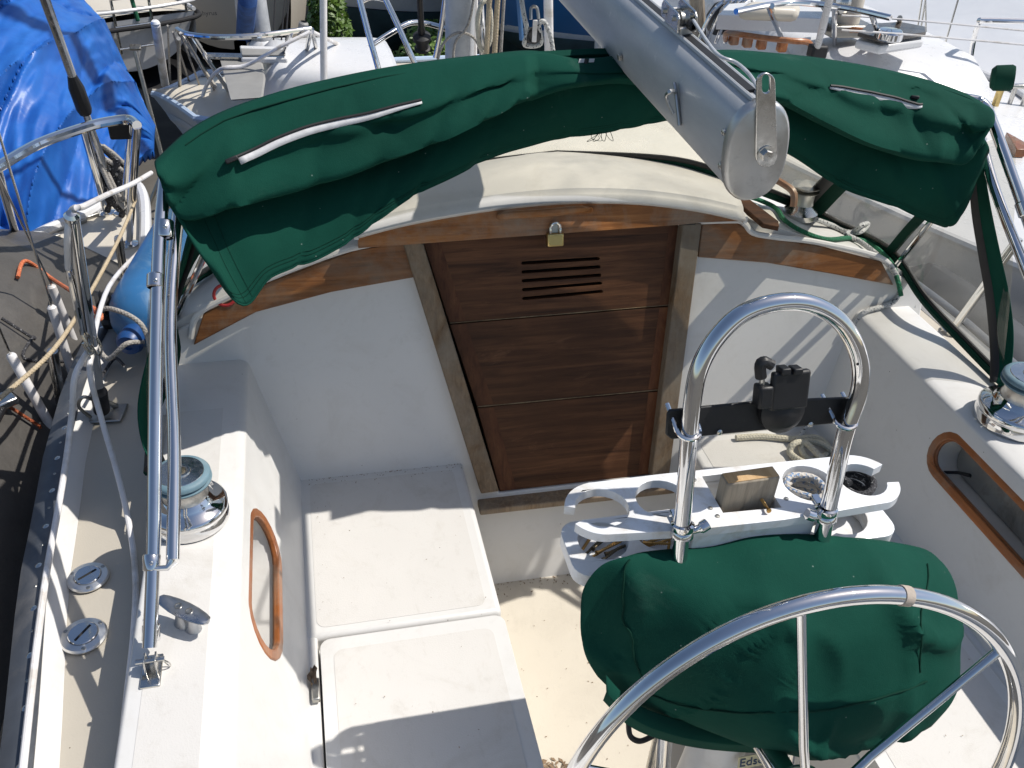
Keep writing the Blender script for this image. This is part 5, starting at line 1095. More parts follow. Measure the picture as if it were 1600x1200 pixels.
# --- neighbour on the port side: beige deck, pulpit, grey cover
nb = thing('sailboat', 'neighbouring sailboat on the port side with beige deck and steel pulpit', 'sailboat', (-1.9, 1.2, -2.6), 'boats stored around the cockpit')
dk = [az(x, y, 0.0) for x, y in ((60, 374), (135, 341), (190, 303), (214, 296), (226, 316), (229, 360), (226, 425))]
edge = [V((-2.9, -2.2, 0)), V((-2.75, 0.5, 0)), V((-2.2, 2.2, 0)), V((-1.75, 2.8, 0))]+dk+[V((-1.27, 2.3, 0)), V((-1.285, 1.5, 0)), V((-1.28, 0.5, 0)), V((-1.3, -2.2, 0))]
obj('deck', plate(edge, V((0, 0, -0.06))), M['cream_gel'], nb, bevel=0.01)
ctr_ = V((-2.0, 0.6, 0))
e2 = smooth(edge, 4)
obj('hull_side', grid([[p+V((0, 0, 0.004)) for p in e2], [p+(ctr_-p).normalized()*0.05+V((0, 0, -0.55)) for p in e2], [p+(ctr_-p)*0.12+V((0, 0, -1.1)) for p in e2], [p+(ctr_-p)*0.6+V((0, 0, -1.7)) for p in e2]]), M['hull_white'], nb)
obj('toe_rail', tube([p+V((0, 0, 0.018)) for p in smooth(edge[2:11], 6)], 0.02, 8), M['hull_white'], nb)
top = [az(x, y, 0.6) for x, y in ((-60, 292), (-5, 262), (60, 225), (130, 200), (165, 191), (200, 187), (214, 196))]
rail(nb, top, 0.0135)
for a, b in (((201, 383), (214, 196)), ((193, 333), (207, 190)), ((166, 333), (131, 200)), ((30, 386), (-5, 262))):
    p, q = az(*a, 0.0), az(*b, 0.598)
    obj('rail_leg', tube([p, p.lerp(q, 0.5), q], 0.0125, 12), M['chrome'], nb); obj('leg_flange', lathe([(0.035, 0), (0.035, 0.006), (0.016, 0.012)], p, seg=18), M['chrome'], nb)
for x, y in ((50, 388), (78, 372), (120, 348), (140, 338)): obj('deck_fitting', box(az(x, y, 0.008), (0.07, 0.022, 0.014), Matrix.Rotation(R(40), 3, 'Z')), M['dull_steel'], nb, bevel=0.003)
for a, b in (((197, 452), (185, 372)), ((100, 655), (82, 548))):
    p = az(*a, 0.02); q = ad(*b, (p-CAM).length*0.93); obj('short_post', tube([p, q], 0.0125, 12), M['steel'], nb)
ls = [az(-30, 645, 0.42), ad(0, 622, 2.05), ad(83, 547, 2.2), ad(136, 466, 2.5), ad(186, 373, 2.85), ad(212, 312, 3.2)]
obj('lifeline', tube(smooth(ls, 5), 0.0052, 8), M['rope_tan'], nb)
obj('antiskid_patch', plate([az(x, y, 0.002) for x, y in ((72, 418), (95, 404), (108, 404), (96, 420))], V((0, 0, 0.002))), plain('patch_yellow', (0.45, 0.40, 0.16), 0.8), nb)
obj('nav_light', box(az(188, 202, 0.55), (0.06, 0.04, 0.05)), M['black_plastic'], nb, bevel=0.006)
# forestay with turnbuckle
p0, p1 = az(179, 303, 0.12), ad(70, 0, 3.15); fsd = (p1-p0)
fs = obj('forestay', tube([p0, p0.lerp(p1, 0.2), p0.lerp(p1, 0.4), p1, p1+fsd*0.6], [0.008, 0.012, 0.012, 0.015, 0.015], 10), M['steel'], nb)
obj('turnbuckle', tube([p0.lerp(p1, 0.47), p0.lerp(p1, 0.49), p0.lerp(p1, 0.60), p0.lerp(p1, 0.66)], [0.02, 0.024, 0.024, 0.014], 10), M['rubber'], nb)
obj('shackle_links', tube(smooth([p0.lerp(p1, 0.02)+V((0.02, 0, 0.02)), p0+V((0.03, -0.02, 0.08)), p0+V((-0.02, -0.02, 0.12)), p0+V((0.01, 0, 0.02))], 4), 0.008, 8), M['dull_steel'], nb)
bun = [p0+V((0.05*math.sin(k*2.1), 0.03*math.cos(k*1.7), -0.1+0.30*((k*0.37) % 1))) for k in range(16)]
obj('lashing', tube(smooth(bun, 4), 0.011, 8), M['rope_black'], nb); obj('lashing', tube(smooth([p+V((0.03, -0.03, 0.0)) for p in bun[3:11]], 4), 0.008, 8), M['rope_grey'], nb)
# shrouds with white covers, made fast to this neighbour's rail
for (a, b, c_, lb_) in (((120, 545), (80, 446), (-8, 262), 'white shroud cover nearest the port stanchion'), ((119, 602), (80, 478), (8, 240), 'white shroud cover in the middle of three beside the port rail'), ((88, 682), (16, 553), (-20, 470), 'white shroud cover nearest the camera beside the port rail')):
    p = az(*a, 0.04); q = ad(*b, (p-CAM).length*0.96); r_ = ad(*c_, (p-CAM).length*0.90)
    sh_ = thing('shroud', lb_, 'shroud', p, 'neighbouring shrouds')
    obj('cover', tube([p, p.lerp(q, 0.5), q.lerp(p, 0.02), q], [0.0115, 0.0115, 0.0115, 0.008], 12), M['white_cover'], sh_)
    obj('wire', tube([q, r_, r_+(r_-q)*3], 0.003, 8), M['steel'], sh_)
# grey winter cover
m_, t, b = nodes('grey_tarp'); v = coord(t)
c = ramp(t, noi(t, 3.5, 8, 0.65, v, 0.5), ((0.3, (0.050, 0.047, 0.043)), (0.7, (0.095, 0.088, 0.08)))); c = mix(t, ramp(t, noi(t, 6, 9, 0.7, coord(t, (1, 0.35, 1)), 1.2), ((0.58, (0, 0, 0)), (0.8, (0.4,)*3))), c, (0.20, 0.18, 0.15))
t.links.new(c, b.inputs['Base Color']); b.inputs['Roughness'].default_value = 0.5; bump(t, b, noi(t, 18, 6, 0.6, v), 0.5, 0.01)
rows = []
for j in range(46):
    y = -1.6+4.5*j/45; r_ = []
    for k in range(22):
        u = k/21; x = -1.235-1.2*u; fr_ = min(1, max(0, (2.92-y)/0.35)); xe = x-0.0
        zz = 0.006+0.46*math.sin(min(1, u*1.5)*math.pi/2)*(fr_**0.5)*(0.75+0.35*min(1, max(0, (2.3-y)/1.6)))+0.11*min(1, u*8)*1.0
        zz += 0.05*nz((x*2.2, y*1.6, 0.3))*min(1, u*4)+0.018*nz((x*9, y*5, 1.1))*min(1, u*4)+0.015*math.sin(y*9+x*14)*min(1, u*3)
        r_.append(V((xe-(1-fr_)*0.35*u, y, zz)))
    rows.append(r_)
gt = props(obj('grey_cover', grid(rows), M['grey_tarp']), 'grey weathered winter cover over the neighbouring boat on the port side', 'boat cover')
def on_cover(x, y, lift=0.006):
    best = None
    for r_ in rows:
        for p in r_:
            q = pj(p); d_ = (q.x-x)**2+(q.y-y)**2
            if (p-CAM).dot(_f) > 0 and (best is None or d_ < best[0]): best = (d_, p)
    return best[1]+V((0.0, 0, lift))
rope('bungee_orange', (0.52, 0.13, 0.05), (0.7, 0.25, 0.12), 0.4)
bg1 = thing('bungee_cord', 'orange bungee cord with black hook across the grey cover at the left edge', 'bungee cord', on_cover(30, 665))
for dy in (-3, 0, 4): obj('cord', tube([on_cover(24, 660+dy, 0.02), on_cover(50, 678+dy, 0.022), on_cover(78, 694+dy, 0.016)], 0.004, 8), M['bungee_orange'], bg1)
obj('hook', tube(smooth([on_cover(2, 655, 0.02), on_cover(12, 668, 0.024), on_cover(26, 676, 0.022)], 4), 0.009, 10), M['black_plastic'], bg1)
obj('ratchet', box(on_cover(8, 650, 0.03), (0.05, 0.05, 0.02), Matrix.Rotation(R(35), 3, 'Z')), M['steel'], bg1, bevel=0.005)
line('orange_cord', 'bundle of orange cord behind the port stanchion', [on_cover(25, 434, 0.015), on_cover(60, 436, 0.02), on_cover(100, 447, 0.02), ad(128, 466, 2.4), ad(146, 484, 2.3), ad(158, 495, 2.25), ad(150, 500, 2.25), ad(140, 488, 2.3), ad(143, 480, 2.33), ad(158, 492, 2.27)], 0.0055, 'bungee_orange')
for k, pts in ((1, ((20, 524), (45, 532), (62, 548), (66, 565), (90, 576), (106, 575))),):
    line('cover_strap', ['black strap highest on the grey cover', 'black strap winding down the middle of the grey cover', 'black strap lowest on the grey cover'][k], [on_cover(*p, 0.003) for p in pts], 0.0042, 'rope_black', 5, 'straps on the grey cover', 'strap')

# --- blue tarpaulin over the boat beyond
m_, t, b = nodes('blue_tarp'); v = coord(t); vs = coord(t, (1.0, 1.0, 0.45), (0.5, 0.25, 0.3))
c = ramp(t, noi(t, 5, 7, 0.6, v), ((0.3, (0.008, 0.075, 0.33)), (0.7, (0.018, 0.135, 0.47)))); t.links.new(c, b.inputs['Base Color']); b.inputs['Roughness'].default_value = 0.42
bump(t, b, noi(t, 14, 6, 0.6, vs, 0.8), 0.28, 0.010)
bot_ = [((-140, 450), 3.0), ((-60, 425), 3.3), ((0, 399), 3.35), ((60, 374), 3.45), ((130, 334), 3.75), ((182, 285), 4.15), ((214, 250), 4.45), ((241, 236), 4.7)]
top_ = [((-140, -80), 5.8), ((-60, -70), 5.8), ((20, -45), 5.7), ((85, -25), 5.6), ((134, 2), 5.5), ((168, 44), 5.4), ((206, 122), 5.2), ((243, 196), 4.9)]
bb = smooth([ay(*p, Y) for p, Y in bot_], 26); tt2 = smooth([ay(*p, Y) for p, Y in top_], 26); rows = []
for k in range(141):
    s = k/140; r_ = []
    for i, (a, b2) in enumerate(zip(bb, tt2)):
        u = i/(len(bb)-1); p = a.lerp(b2, s)+V((0, -0.45*math.sin(math.pi*min(1, s*1.15))*(1-u)**0.6*0.6, 0.35*math.sin(math.pi*s)*(1-u)**0.7))
        ph = u*4.3-s*1.9+0.35*math.sin(s*4+u*3)
        fl_ = 0.16*(1-abs(math.sin(math.pi*ph))**0.55)*(0.5+0.5*s)+0.10*n1((u*5-s*2.2, s*2.2, 0.7))+0.035*n1((u*15-s*7, s*6, 2.7))+0.020*n1((u*34-s*12, s*17, 1.7))-0.06*crease(n1((u*5-s*2.6, s*1.0+u*1.5, 4.1)), 6)
        
        env = min(1, 4*u+0.2)*min(1, (1-u)*6)
        r_.append(p+V((0.2, -0.8, 0.4))*fl_*env)
    rows.append(r_)
drop = [[p+V((0, 0.02*math.sin(i*0.9), -0.03)) for i, p in enumerate(bb)]]
props(obj('blue_tarpaulin', grid(drop+rows), M['blue_tarp'], solid=0.004), 'crumpled bright blue tarpaulin tented over a boat at upper left', 'tarpaulin')
tbt, *_q = yacht('sailboat', 'grey hulled boat under the blue tarpaulin', (-1.72, 5.25), (-0.75, -0.2), 7.0, 2.0, -0.25, M['hull_beige'], M['hull_beige'], M['bottom_dark'])
for k, (a, b) in enumerate((((10, 55), (66, 92)), ((35, 0), (78, 90)))):
    pass

# --- white boat with blue stripe ahead
def wz(x, y, z): return az(x, y, z-0.20)
bowp = az(240, 152, -0.30)
wb_, P, half, sheer, dd, sd2 = yacht('sailboat', 'pale blue sailboat with white cabin and steel pulpit ahead of the dodger', (bowp.x, bowp.y), (1.0, 0.03), 6.5, 2.25, -0.46, M['hull_bluegrey'], M['cream_gel'], M['bottom_dark'], M['stripe_blue'], (0.09, 0.215, 0.60, 0.27), M['hull_white'], windows=True, bluff=0.36)
zr = 0.36
rl = [wz(x, y, zr) for x, y in ((277, 46), (295, 54), (340, 58), (400, 56), (450, 50), (486, 45))]
rail(wb_, rl, 0.015)
for a, b in (((278, 47), (352, 160)), ((300, 55), (372, 165)), ((455, 50), (418, 150)), ((486, 46), (468, 130)), ((487, 46), (504, 120))):
    q = wz(*b, -0.2); obj('rail_leg', tube([wz(*a, zr), q], 0.013, 10), M['chrome'] if a[0] < 460 else M['steel'], wb_)
rail(wb_, [wz(x, y, z) for x, y, z in ((312, 172, -0.15), (322, 135, 0.0), (345, 108, 0.16), (385, 102, 0.18), (440, 72, 0.30), (484, 50, zr))], 0.011, 'lifeline', 'white_cover')
rail(wb_, [wz(x, y, z) for x, y, z in ((488, 50, zr), (540, 75, 0.1), (590, 100, -0.1))], 0.012, 'lifeline', 'white_cover')
obj('bow_post', tube([wz(258, 132, -0.12), wz(243, 37, 0.42)], 0.024, 14), M['white_cover'], wb_)
obj('bow_post_cap', lathe([(0.024, 0), (0.02, 0.012), (0.004, 0.02)], wz(243, 37, 0.42), (0, 0, 1), 12), M['white_plastic'], wb_)
obj('anchor_post', tube([wz(281, 145, -0.14), wz(279, 60, 0.36)], 0.011, 10), M['dull_steel'], wb_)
for a, b in (((262, 40), (266, 130)), ((270, 50), (300, 140)), ((283, 55), (318, 150)), ((290, 58), (345, 160))):
    obj('bow_line', tube([wz(*a, 0.35), wz(*b, -0.18)], 0.006, 6), M['rope_grey'], wb_)
pg = [wz(x, y, 0.16) for x, y in ((343, 92), (360, 92), (361, 84), (378, 84), (380, 92), (407, 92), (412, 122), (408, 152), (360, 156))]
obj('anchor_plate', plate(pg, V((0.01, 0.015, -0.01))), M['plate_grey'], wb_, bevel=0.003)
obj('plate_bracket', tube([wz(318, 87, 0.18), wz(445, 90, 0.18)], 0.018, 8), M['steel'], wb_)
obj('vent_plate', plate([wz(x, y, 0.18) for x, y in ((365, 64), (382, 65), (384, 84), (367, 84))], V((0.01, 0.02, 0))), M['plate_grey'], wb_, bevel=0.003)
mbw = wz(412, 76, 0.02); obj('mast', tube([mbw, mbw+V((-0.05, 0.05, 1.2)), mbw+V((-0.1, 0.1, 7))], 0.062, 18), M['boom_paint'], wb_); obj('mast_collar', lathe([(0.10, 0), (0.09, 0.03), (0.065, 0.06)], mbw, seg=20), M['white_plastic'], wb_)
obj('sail_bundle', tube(smooth([wz(382, 60, 0.05), wz(385, 20, 0.3), wz(388, -30, 0.5), wz(390, -200, 0.9)], 5), 0.055, 12), plain('sail_blue', (0.02, 0.07, 0.22), 0.8, 0, 0.3, 20, 0.5, 30), wb_)
obj('spar', tube([wz(379, 62, 0.02), wz(374, 0, 0.35), wz(370, -100, 0.8)], 0.028, 12), M['white_cover'], wb_)
obj('spar', tube([wz(389, 80, -0.02), wz(383, 0, 0.35), wz(378, -100, 0.8)], 0.010, 10), M['white_cover'], wb_)
obj('hatch', plate([wz(x, y, 0.15) for x, y in ((375, 80), (447, 82), (450, 100), (378, 100))], V((0, 0, 0.035))), M['hull_white'], wb_, bevel=0.01)
obj('hatch_top', plate([wz(x, y, 0.19) for x, y in ((376, 78), (447, 80), (446, 88), (378, 88))], V((0, 0, 0.01))), M['plate_grey'], wb_, bevel=0.004)
obj('vent_cowl', lathe([(0.03, 0), (0.03, 0.12), (0.02, 0.13)], wz(471, 66, 0.12), (0.2, -0.1, 1), 14), M['plate_grey'], wb_)
for x0, x1 in ((432, 446), (440, 452), (424, 430)):
    obj('rigging_wire', tube([wz(x0, 150, -0.1), wz(x1, -10, 0.4)], 0.005, 6), M['rubber'], wb_)
# --- far boats
ps_ = ay(205, 32, 9.6)
st_, P, half, sheer, dd, sd2 = yacht('sailboat', 'white sailboat with its rounded stern towards us at the top left', (ps_.x-3.2, ps_.y+5.5), (3.2, -5.5), 6.4, 1.62, ps_.z+0.02, M['hull_white'], M['cream_gel'], M['bottom_dark'], None, (0.35, 0.72, 0.6, 0.4), M['hull_white'], transom=0.78, free=0.47)
sz = sheer(1.0)
rimp = [P(t, half(t)*1.0, sheer(t)+0.0, s) for s, ts in ((1, [0.7, 0.8, 0.9, 1.0]), (-1, [1.0, 0.9, 0.8, 0.7])) for t in ts]
rail(st_, [p+V((0, 0, -0.06)) for p in rimp], 0.022, 'dark_strake', 'bottom_dark', 6)
rail(st_, [p+V((0, 0, 0.1)) for p in rimp], 0.016, 'coaming_rail', 'hull_white', 6)
for k in range(4):
    q = P(1.0, (-0.55+0.36*k), sz, 1); obj('rail_post', tube([q+V((0, 0, -0.3 if k in (1, 2) else 0.0)), q+V((0, 0, 0.75))], 0.014, 8), M['steel'], st_)
for z in (-0.25, -0.05, 0.2, 0.42):
    obj('ladder_rung', tube([P(1.0, -0.19, sz+z, 1)-V((0, 0.03, 0)), P(1.0, 0.17, sz+z, 1)-V((0, 0.03, 0))], 0.012, 8), M['steel'], st_)
obj('companionway', box(P(0.735, 0.05, sz+0.28, 1), (0.5, 0.06, 0.5)), M['window_dark'], st_, bevel=0.02)
obj('green_line', tube(smooth([P(1.0, -0.05, sz-0.02, 1), P(1.0, -0.02, sz+0.3, 1), P(1.0, 0.0, sz+0.8, 1)], 4), 0.02, 8), M['rope_green'], st_)
for k in (0.42, 0.5): obj('exhaust', lathe([(0.022, 0), (0.022, 0.02), (0.012, 0.02), (0.01, 0.005)], P(1.0, k-0.0, sz-0.34, 1)-V((0.0, 0.0, 0)), (0, -1, 0), 12), M['plate_grey'], st_)
def jack(x, y, Y, lean, lab_):
    p = ay(x, y, Y); g0 = V((p.x+lean, p.y-0.3, -2.6))
    j = thing('jack_stand', lab_, 'boat stand', g0, 'boat stands')
    obj('pole', tube([p, g0+V((0, 0, 0.5))], 0.022, 10), M['dull_steel'], j); obj('pad', box(p+V((0, 0.06, 0.02)), (0.10, 0.07, 0.025), Matrix.Rotation(R(20), 3, 'X')), M['dull_steel'], j, bevel=0.005)
    for a in (90, 210, 330): obj('leg', tube([g0+V((0, 0, 0.55)), g0+V((0.35*math.cos(R(a)), 0.35*math.sin(R(a)), 0.01))], 0.02, 8), M['dull_steel'], j)
jack(211, 80, 9.3, 0.12, 'steel boat stand under the rounded white stern at top left')
# beige transom with lettering
pz = ay(352, 20, 10.6)
zb, P, half, sheer, dd, sd2 = yacht('sailboat', 'beige sailboat transom carrying a grey name at the top left', (pz.x+0.9, pz.y+6.5), (-0.9, -6.5), 6.6, 1.7, pz.z+0.42, M['hull_beige'], M['hull_beige'], M['bottom_dark'], None, (0.4, 0.8, 0.6, 0.4), M['hull_beige'], transom=0.85, free=0.75)
plain('name_grey', (0.10, 0.10, 0.11), 0.6)
text('Zephyrus', 0.068, ay(319, 21, P(1.0, 0, 0, 1).y-0.16), (1, 0.1, 0), (0, -0.1, 1), M['name_grey'], zb)
# cream small boat further back
pc_ = az(395, 42, -0.75)
yacht('sailboat', 'small cream sailboat between the beige transom and the far hulls', (pc_.x+0.1, pc_.y+1.6), (0.12, 1.0), 5.5, 1.5, -0.95, M['cream_gel'], M['cream_gel'], M['bottom_dark'], None, (0.2, 0.7, 0.62, 0.38), M['cream_gel'])
# navy striped hull beyond the pulpit
pw = ay(520, 6, 11.2)
nv, P, half, sheer, dd, sd2 = yacht('sailboat', 'white hull with navy boot stripe and teal bottom beyond the pulpit', (pw.x-2.0, 12.2), (1.0, 0.04), 4.4, 2.2, -0.32, M['hull_white'], M['hull_white'], M['bottom_teal'], None, (0.3, 0.7, 0.6, 0.4), M['hull_white'], free=0.86)
for s in (-1, 1):
    rws = [[P(t, half(t)*0.912, sheer(t)-0.66, s)+dd*(0.42*(1-t)**2)*1.08+sd2*s*0.012, P(t, half(t)*0.885, sheer(t)-0.87, s)+dd*(0.42*(1-t)**2)*1.45+sd2*s*0.012] for t in [k/26 for k in range(27)]]
    obj('boot_stripe', grid(rws), M['navy'], nv)
pw2 = ay(700, 0, 12.5)
yacht('sailboat', 'dark teal keel boat in the shade right of the navy striped hull', (pw2.x-1.5, pw2.y+1.8), (0.99, 0.05), 7.0, 2.2, pw2.z+0.9, M['bottom_teal'], M['hull_white'], M['bottom_teal'], None, None, None, free=0.9)
# blue hull right of the mast
pbl = ay(742, 2, 9.4)
bl_, P, half, sheer, dd, sd2 = yacht('sailboat', 'bright blue hull with a pale boot stripe right of the mast', (pbl.x-0.45, pbl.y+0.95), (1.0, 0.02), 5.6, 2.0, pbl.z+0.16, M['hull_blue'], M['hull_white'], M['bottom_teal'], None, (0.3, 0.75, 0.6, 0.4), M['hull_white'], free=0.72, bluff=0.34)
for s in (-1, 1):
    rws = [[P(t, half(t)*0.918, sheer(t)-0.52, s)+dd*(0.42*(1-t)**2)*1.05+sd2*s*0.012, P(t, half(t)*0.89, sheer(t)-0.73, s)+dd*(0.42*(1-t)**2)*1.43+sd2*s*0.012] for t in [k/26 for k in range(27)]]
    obj('boot_stripe', grid(rws), M['hull_white'], bl_)
rail(bl_, [P(t, half(t)*0.98, sheer(t)-0.22, -1)-V((0, 0.03, 0)) for t in (0.1, 0.3, 0.5, 0.7)], 0.006, 'hull_line', 'rope_grey')
# starboard neighbour: bow towards us, cream cabin with teak grab rails
H, P, half, sheer, dd, sd2 = yacht('sailboat', 'white sailboat on the starboard side with teak grab rails and smoked hatch', (2.30, 1.75), (0.05, 1.0), 5.4, 2.3, -0.10, M['hull_white'], M['hull_white'], M['bottom_dark'], None, (0.36, 0.92, 0.46, 0.34), M['hull_white'], windows=False, fine=0.55)
def hz(t, w_): return P(t, w_, sheer(t)+0.36*1.06+0.03, 1)
def Hs(x, y, add=0.0): return az(x, y, 0.36+add)
gr_ = [Hs(1134, 62), Hs(1136, 52, 0.05), Hs(1165, 55, 0.06), Hs(1200, 60, 0.06), Hs(1240, 64, 0.06), Hs(1262, 66, 0.05), Hs(1270, 76)]
rail(H, gr_, 0.014, 'grab_rail', 'frame_wood')
for x, y in ((1147, 60), (1168, 64), (1190, 67), (1222, 71)): obj('grab_rail_foot', box(Hs(x, y, 0.015), (0.045, 0.04, 0.06)), M['frame_wood'], H, bevel=0.008)
rail(H, [Hs(1330, 52), Hs(1332, 46, 0.05), Hs(1350, 49, 0.06), Hs(1368, 53, 0.05), Hs(1372, 58)], 0.014, 'grab_rail', 'frame_wood')
obj('coachroof_box', plate([Hs(x, y, 0.02) for x, y in ((1118, 46), (1228, 50), (1290, 52), (1288, 34), (1180, 24), (1135, 28))], V((0, 0, 0.07))), M['hull_white'], H, bevel=0.025)
obj('coachroof_box', plate([Hs(x, y, 0.14) for x, y in ((1150, 32), (1245, 36), (1248, 25), (1165, 22))], V((0, 0, 0.06))), M['cream_gel'], H, bevel=0.025)
hq = [Hs(x, y, 0.03) for x, y in ((1334, 76), (1372, 86), (1440, 75), (1440, 66), (1400, 58), (1348, 62))]
obj('hatch_coaming', plate(hq, V((0, 0, 0.04))), M['hull_white'], H, bevel=0.012)
obj('hatch_lid', plate([p+V((0, 0, 0.055)) for p in hq], V((0, 0, 0.02))), M['hatch_smoke'], H, bevel=0.006)
obj('solar_vent', lathe([(0.055, 0), (0.06, 0.006), (0.06, 0.032), (0.05, 0.045), (0.0005, 0.048)], Hs(1388, 62, 0.10), seg=28), M['chrome'], H)
zz = 0.62
rail(H, [az(x, y, zz) for x, y in ((1150, 18), (1200, 8), (1240, 4), (1290, 8), (1340, 16), (1375, 24), (1392, 28))], 0.013)
for a, b in (((1200, 8), (1232, 86)), ((1206, 9), (1212, 40)), ((1304, 10), (1304, 86)), ((1361, 20), (1386, 92))):
    obj('rail_leg', tube([az(*a, zz), az(*b, 0.22)], 0.012, 10), M['chrome'], H)
mh = Hs(1316, 52); obj('mast', tube([mh, mh+V((0, 0, 1)), mh+V((0, 0, 8))], 0.07, 18), M['cream_gel'], H); obj('mast_base', box(mh+V((0, 0, 0.03)), (0.24, 0.2, 0.06)), M['dull_steel'], H, bevel=0.01)
obj('winch', lathe([(0.06, 0), (0.06, 0.02), (0.035, 0.04), (0.035, 0.08), (0.05, 0.1), (0.0005, 0.1)], mh+V((-0.07, -0.04, 0.16)), (-1, -0.3, 0.1), 20), M['steel'], H)
obj('green_flag', plate([mh+V((-0.06, -0.08, 0.34)), mh+V((0.07, -0.08, 0.34)), mh+V((0.07, -0.08, 0.50)), mh+V((-0.06, -0.08, 0.50))], V((0, 0.01, 0))), M['green_canvas'], H)
obj('inclined_pole', tube([az(1276, 78, 0.40), az(1296, 0, 0.72), az(1310, -60, 1.0)], 0.016, 10), M['hull_white'], H); obj('pole_foot', box(az(1277, 80, 0.40), (0.08, 0.06, 0.06)), M['rubber'], H, bevel=0.01)
for a, b in (((1430, 100), (1446, 0)), ((1465, 108), (1497, 0)), ((1432, 55), (1442, -10)), ((1447, 75), (1446, -10))):
    wq0 = az(*a, 0.1); wq1 = ay(*b, wq0.y+0.02); obj('rigging_wire', tube([wq0, wq1, wq1+(wq1-wq0)*5], 0.0055, 6), M['steel'], H)
for a, b in (((1404, 60), (1406, 28)),): obj('stanchion', tube([az(*a, 0.2), az(*b, 0.5)], 0.013, 8), M['cream_gel'], H)
for y0, y1 in ((22, 48), (45, 70)): obj('lifeline', tube(smooth([az(1315, y0+2, 0.5), az(1405, y0+8, 0.5), az(1600, y1, 0.5), az(1700, y1+12, 0.5)], 4), 0.005, 6), M['white_cover'], H)
# starboard neighbour foredeck fittings at the right edge
def Hd(x, y, z=-0.0): return az(x, y, z)
lm = Hd(1560, 150, 0.02)
dl = thing('deck_lamp', 'deck lamp under a green cover on the starboard neighbour foredeck', 'lamp', lm)
obj('lamp_hood', lathe([(0.0005, -0.075), (0.05, -0.07), (0.068, -0.05), (0.07, 0.03), (0.062, 0.045), (0.055, 0.03)], lm+V((0, 0, 0.10)), (0.75, -0.5, 0.15), 24), M['green_edge'], dl)
obj('lens', lathe([(0.0005, 0.03), (0.055, 0.028), (0.057, 0.02)], lm+V((0, 0, 0.10)), (0.75, -0.5, 0.15), 24), M['plate_grey'], dl)
obj('bracket', tube([lm+V((0, 0, -0.06)), lm+V((0, 0, 0.04))], 0.02, 10), M['brass'], dl)
kc = Hd(1592, 150, 0.0); kk = thing('mooring_cleat', 'steel horn cleat on the starboard neighbour foredeck', 'cleat', kc)
obj('horn_bar', tube([kc+V((-0.11, 0.03, 0.05)), kc+V((0, 0, 0.055)), kc+V((0.11, -0.03, 0.05))], [0.01, 0.016, 0.01], 10), M['steel'], kk)
for s in (-0.035, 0.035): obj('cleat_leg', tube([kc+V((s, -s*0.3, -0.08)), kc+V((s, -s*0.3, 0.05))], 0.013, 8), M['steel'], kk)
gate = thing('guard_post', 'steel guard rail post on the starboard neighbour near the right edge', 'stanchion', Hd(1515, 130, 0.0))
rail(gate, [Hd(1512, 135, 0.0), Hd(1520, 70, 0.30), Hd(1530, 36, 0.46), Hd(1540, 32, 0.48), Hd(1620, 34, 0.48)], 0.014, 'post')
obj('teak_bracket', plate([Hd(x, y, 0.02) for x, y in ((1568, 218), (1600, 236), (1600, 246), (1584, 246), (1578, 236))], V((0, 0, 0.04))), M['frame_wood'], H, bevel=0.004)
q = az(1580, 505, 0.21); p = V((hb(q.y)-0.035, q.y, 0.20)); q2_ = ad(1592, 372, (p-CAM).length*0.97)
g2 = thing('stanchion', 'slim steel stanchion on the starboard rail beside the dodger curtain', 'stanchion', p)
obj('post', tube([p, q2_], 0.0125, 12), M['chrome'], g2); obj('foot', lathe([(0.03, 0.001), (0.03, 0.008), (0.016, 0.02)], p, seg=14), M['steel'], g2)
# grey cover strip low on the starboard side
plain('dark_cover', (0.05, 0.052, 0.055), 0.6, 0, 0.3, 6, 0.4, 30)
rows = [[V((1.32+0.5*k/6, 1.2+1.3*j/8, -0.12+0.16*math.sin(math.pi*k/6)+0.02*nz((k*0.8, j*0.6, 3.0)))) for k in range(7)] for j in range(9)]
props(obj('dark_cover_sheet', grid(rows), M['dark_cover'], solid=0.004), 'dark folded cover lying between the boats on the starboard side', 'boat cover')
# shrink wrapped boat behind it
m_, t, b = nodes('shrink_wrap'); v = coord(t)
c = ramp(t, noi(t, 0.8, 6, 0.6, v), ((0.3, (0.78, 0.79, 0.80)), (0.7, (0.86, 0.86, 0.86)))); t.links.new(c, b.inputs['Base Color']); b.inputs['Roughness'].default_value = 0.32
bump(t, b, noi(t, 1.0, 4, 0.5, coord(t, (0.5, 0.5, 1.6), (0.3, 0.2, 0.1)), 0.6), 0.3, 0.10)
rows = []
for j in range(70):
    y = 1.0+11*j/69; r_ = []
    for k in range(40):
        u = k/39; zz = -2.2+1.6*min(1, u/0.3)+1.8*max(0, (u-0.3)/0.7); lean = 0.30*max(0, 0.3-u)+3.2*max(0, (u-0.3)/0.7)
        x = 3.95+lean+0.10*nz((y*0.55, u*2.2, 0.4))+0.12*(1-abs(math.sin(y*1.5+u*2.6+0.6*math.sin(u*5))))**3+0.035*nz((y*2.2+u*3, u*6, 1.4))+0.10*((y-4)/6)**2
        if 0.55 < u < 0.7: x += 0.07*nz((y*3, u*14, 5.0))
        r_.append(V((x, y, zz)))
    rows.append(r_)
sw_ = thing('shrink_wrapped_boat', 'large boat shrink wrapped in white plastic at the upper right', 'wrapped boat', (5.0, 6.5, -2.6), 'boats stored around the cockpit')
obj('wrap_side', grid(rows), M['shrink_wrap'], sw_, sharp=80)
obj('wrap_roof', grid([[r_[-1] for r_ in rows], [V((7.6, r_[-1].y, 1.3)) for r_ in rows], [V((8.2, r_[-1].y, 0.6)) for r_ in rows], [V((8.4, r_[-1].y, -1.9)) for r_ in rows]]), M['shrink_wrap'], sw_)
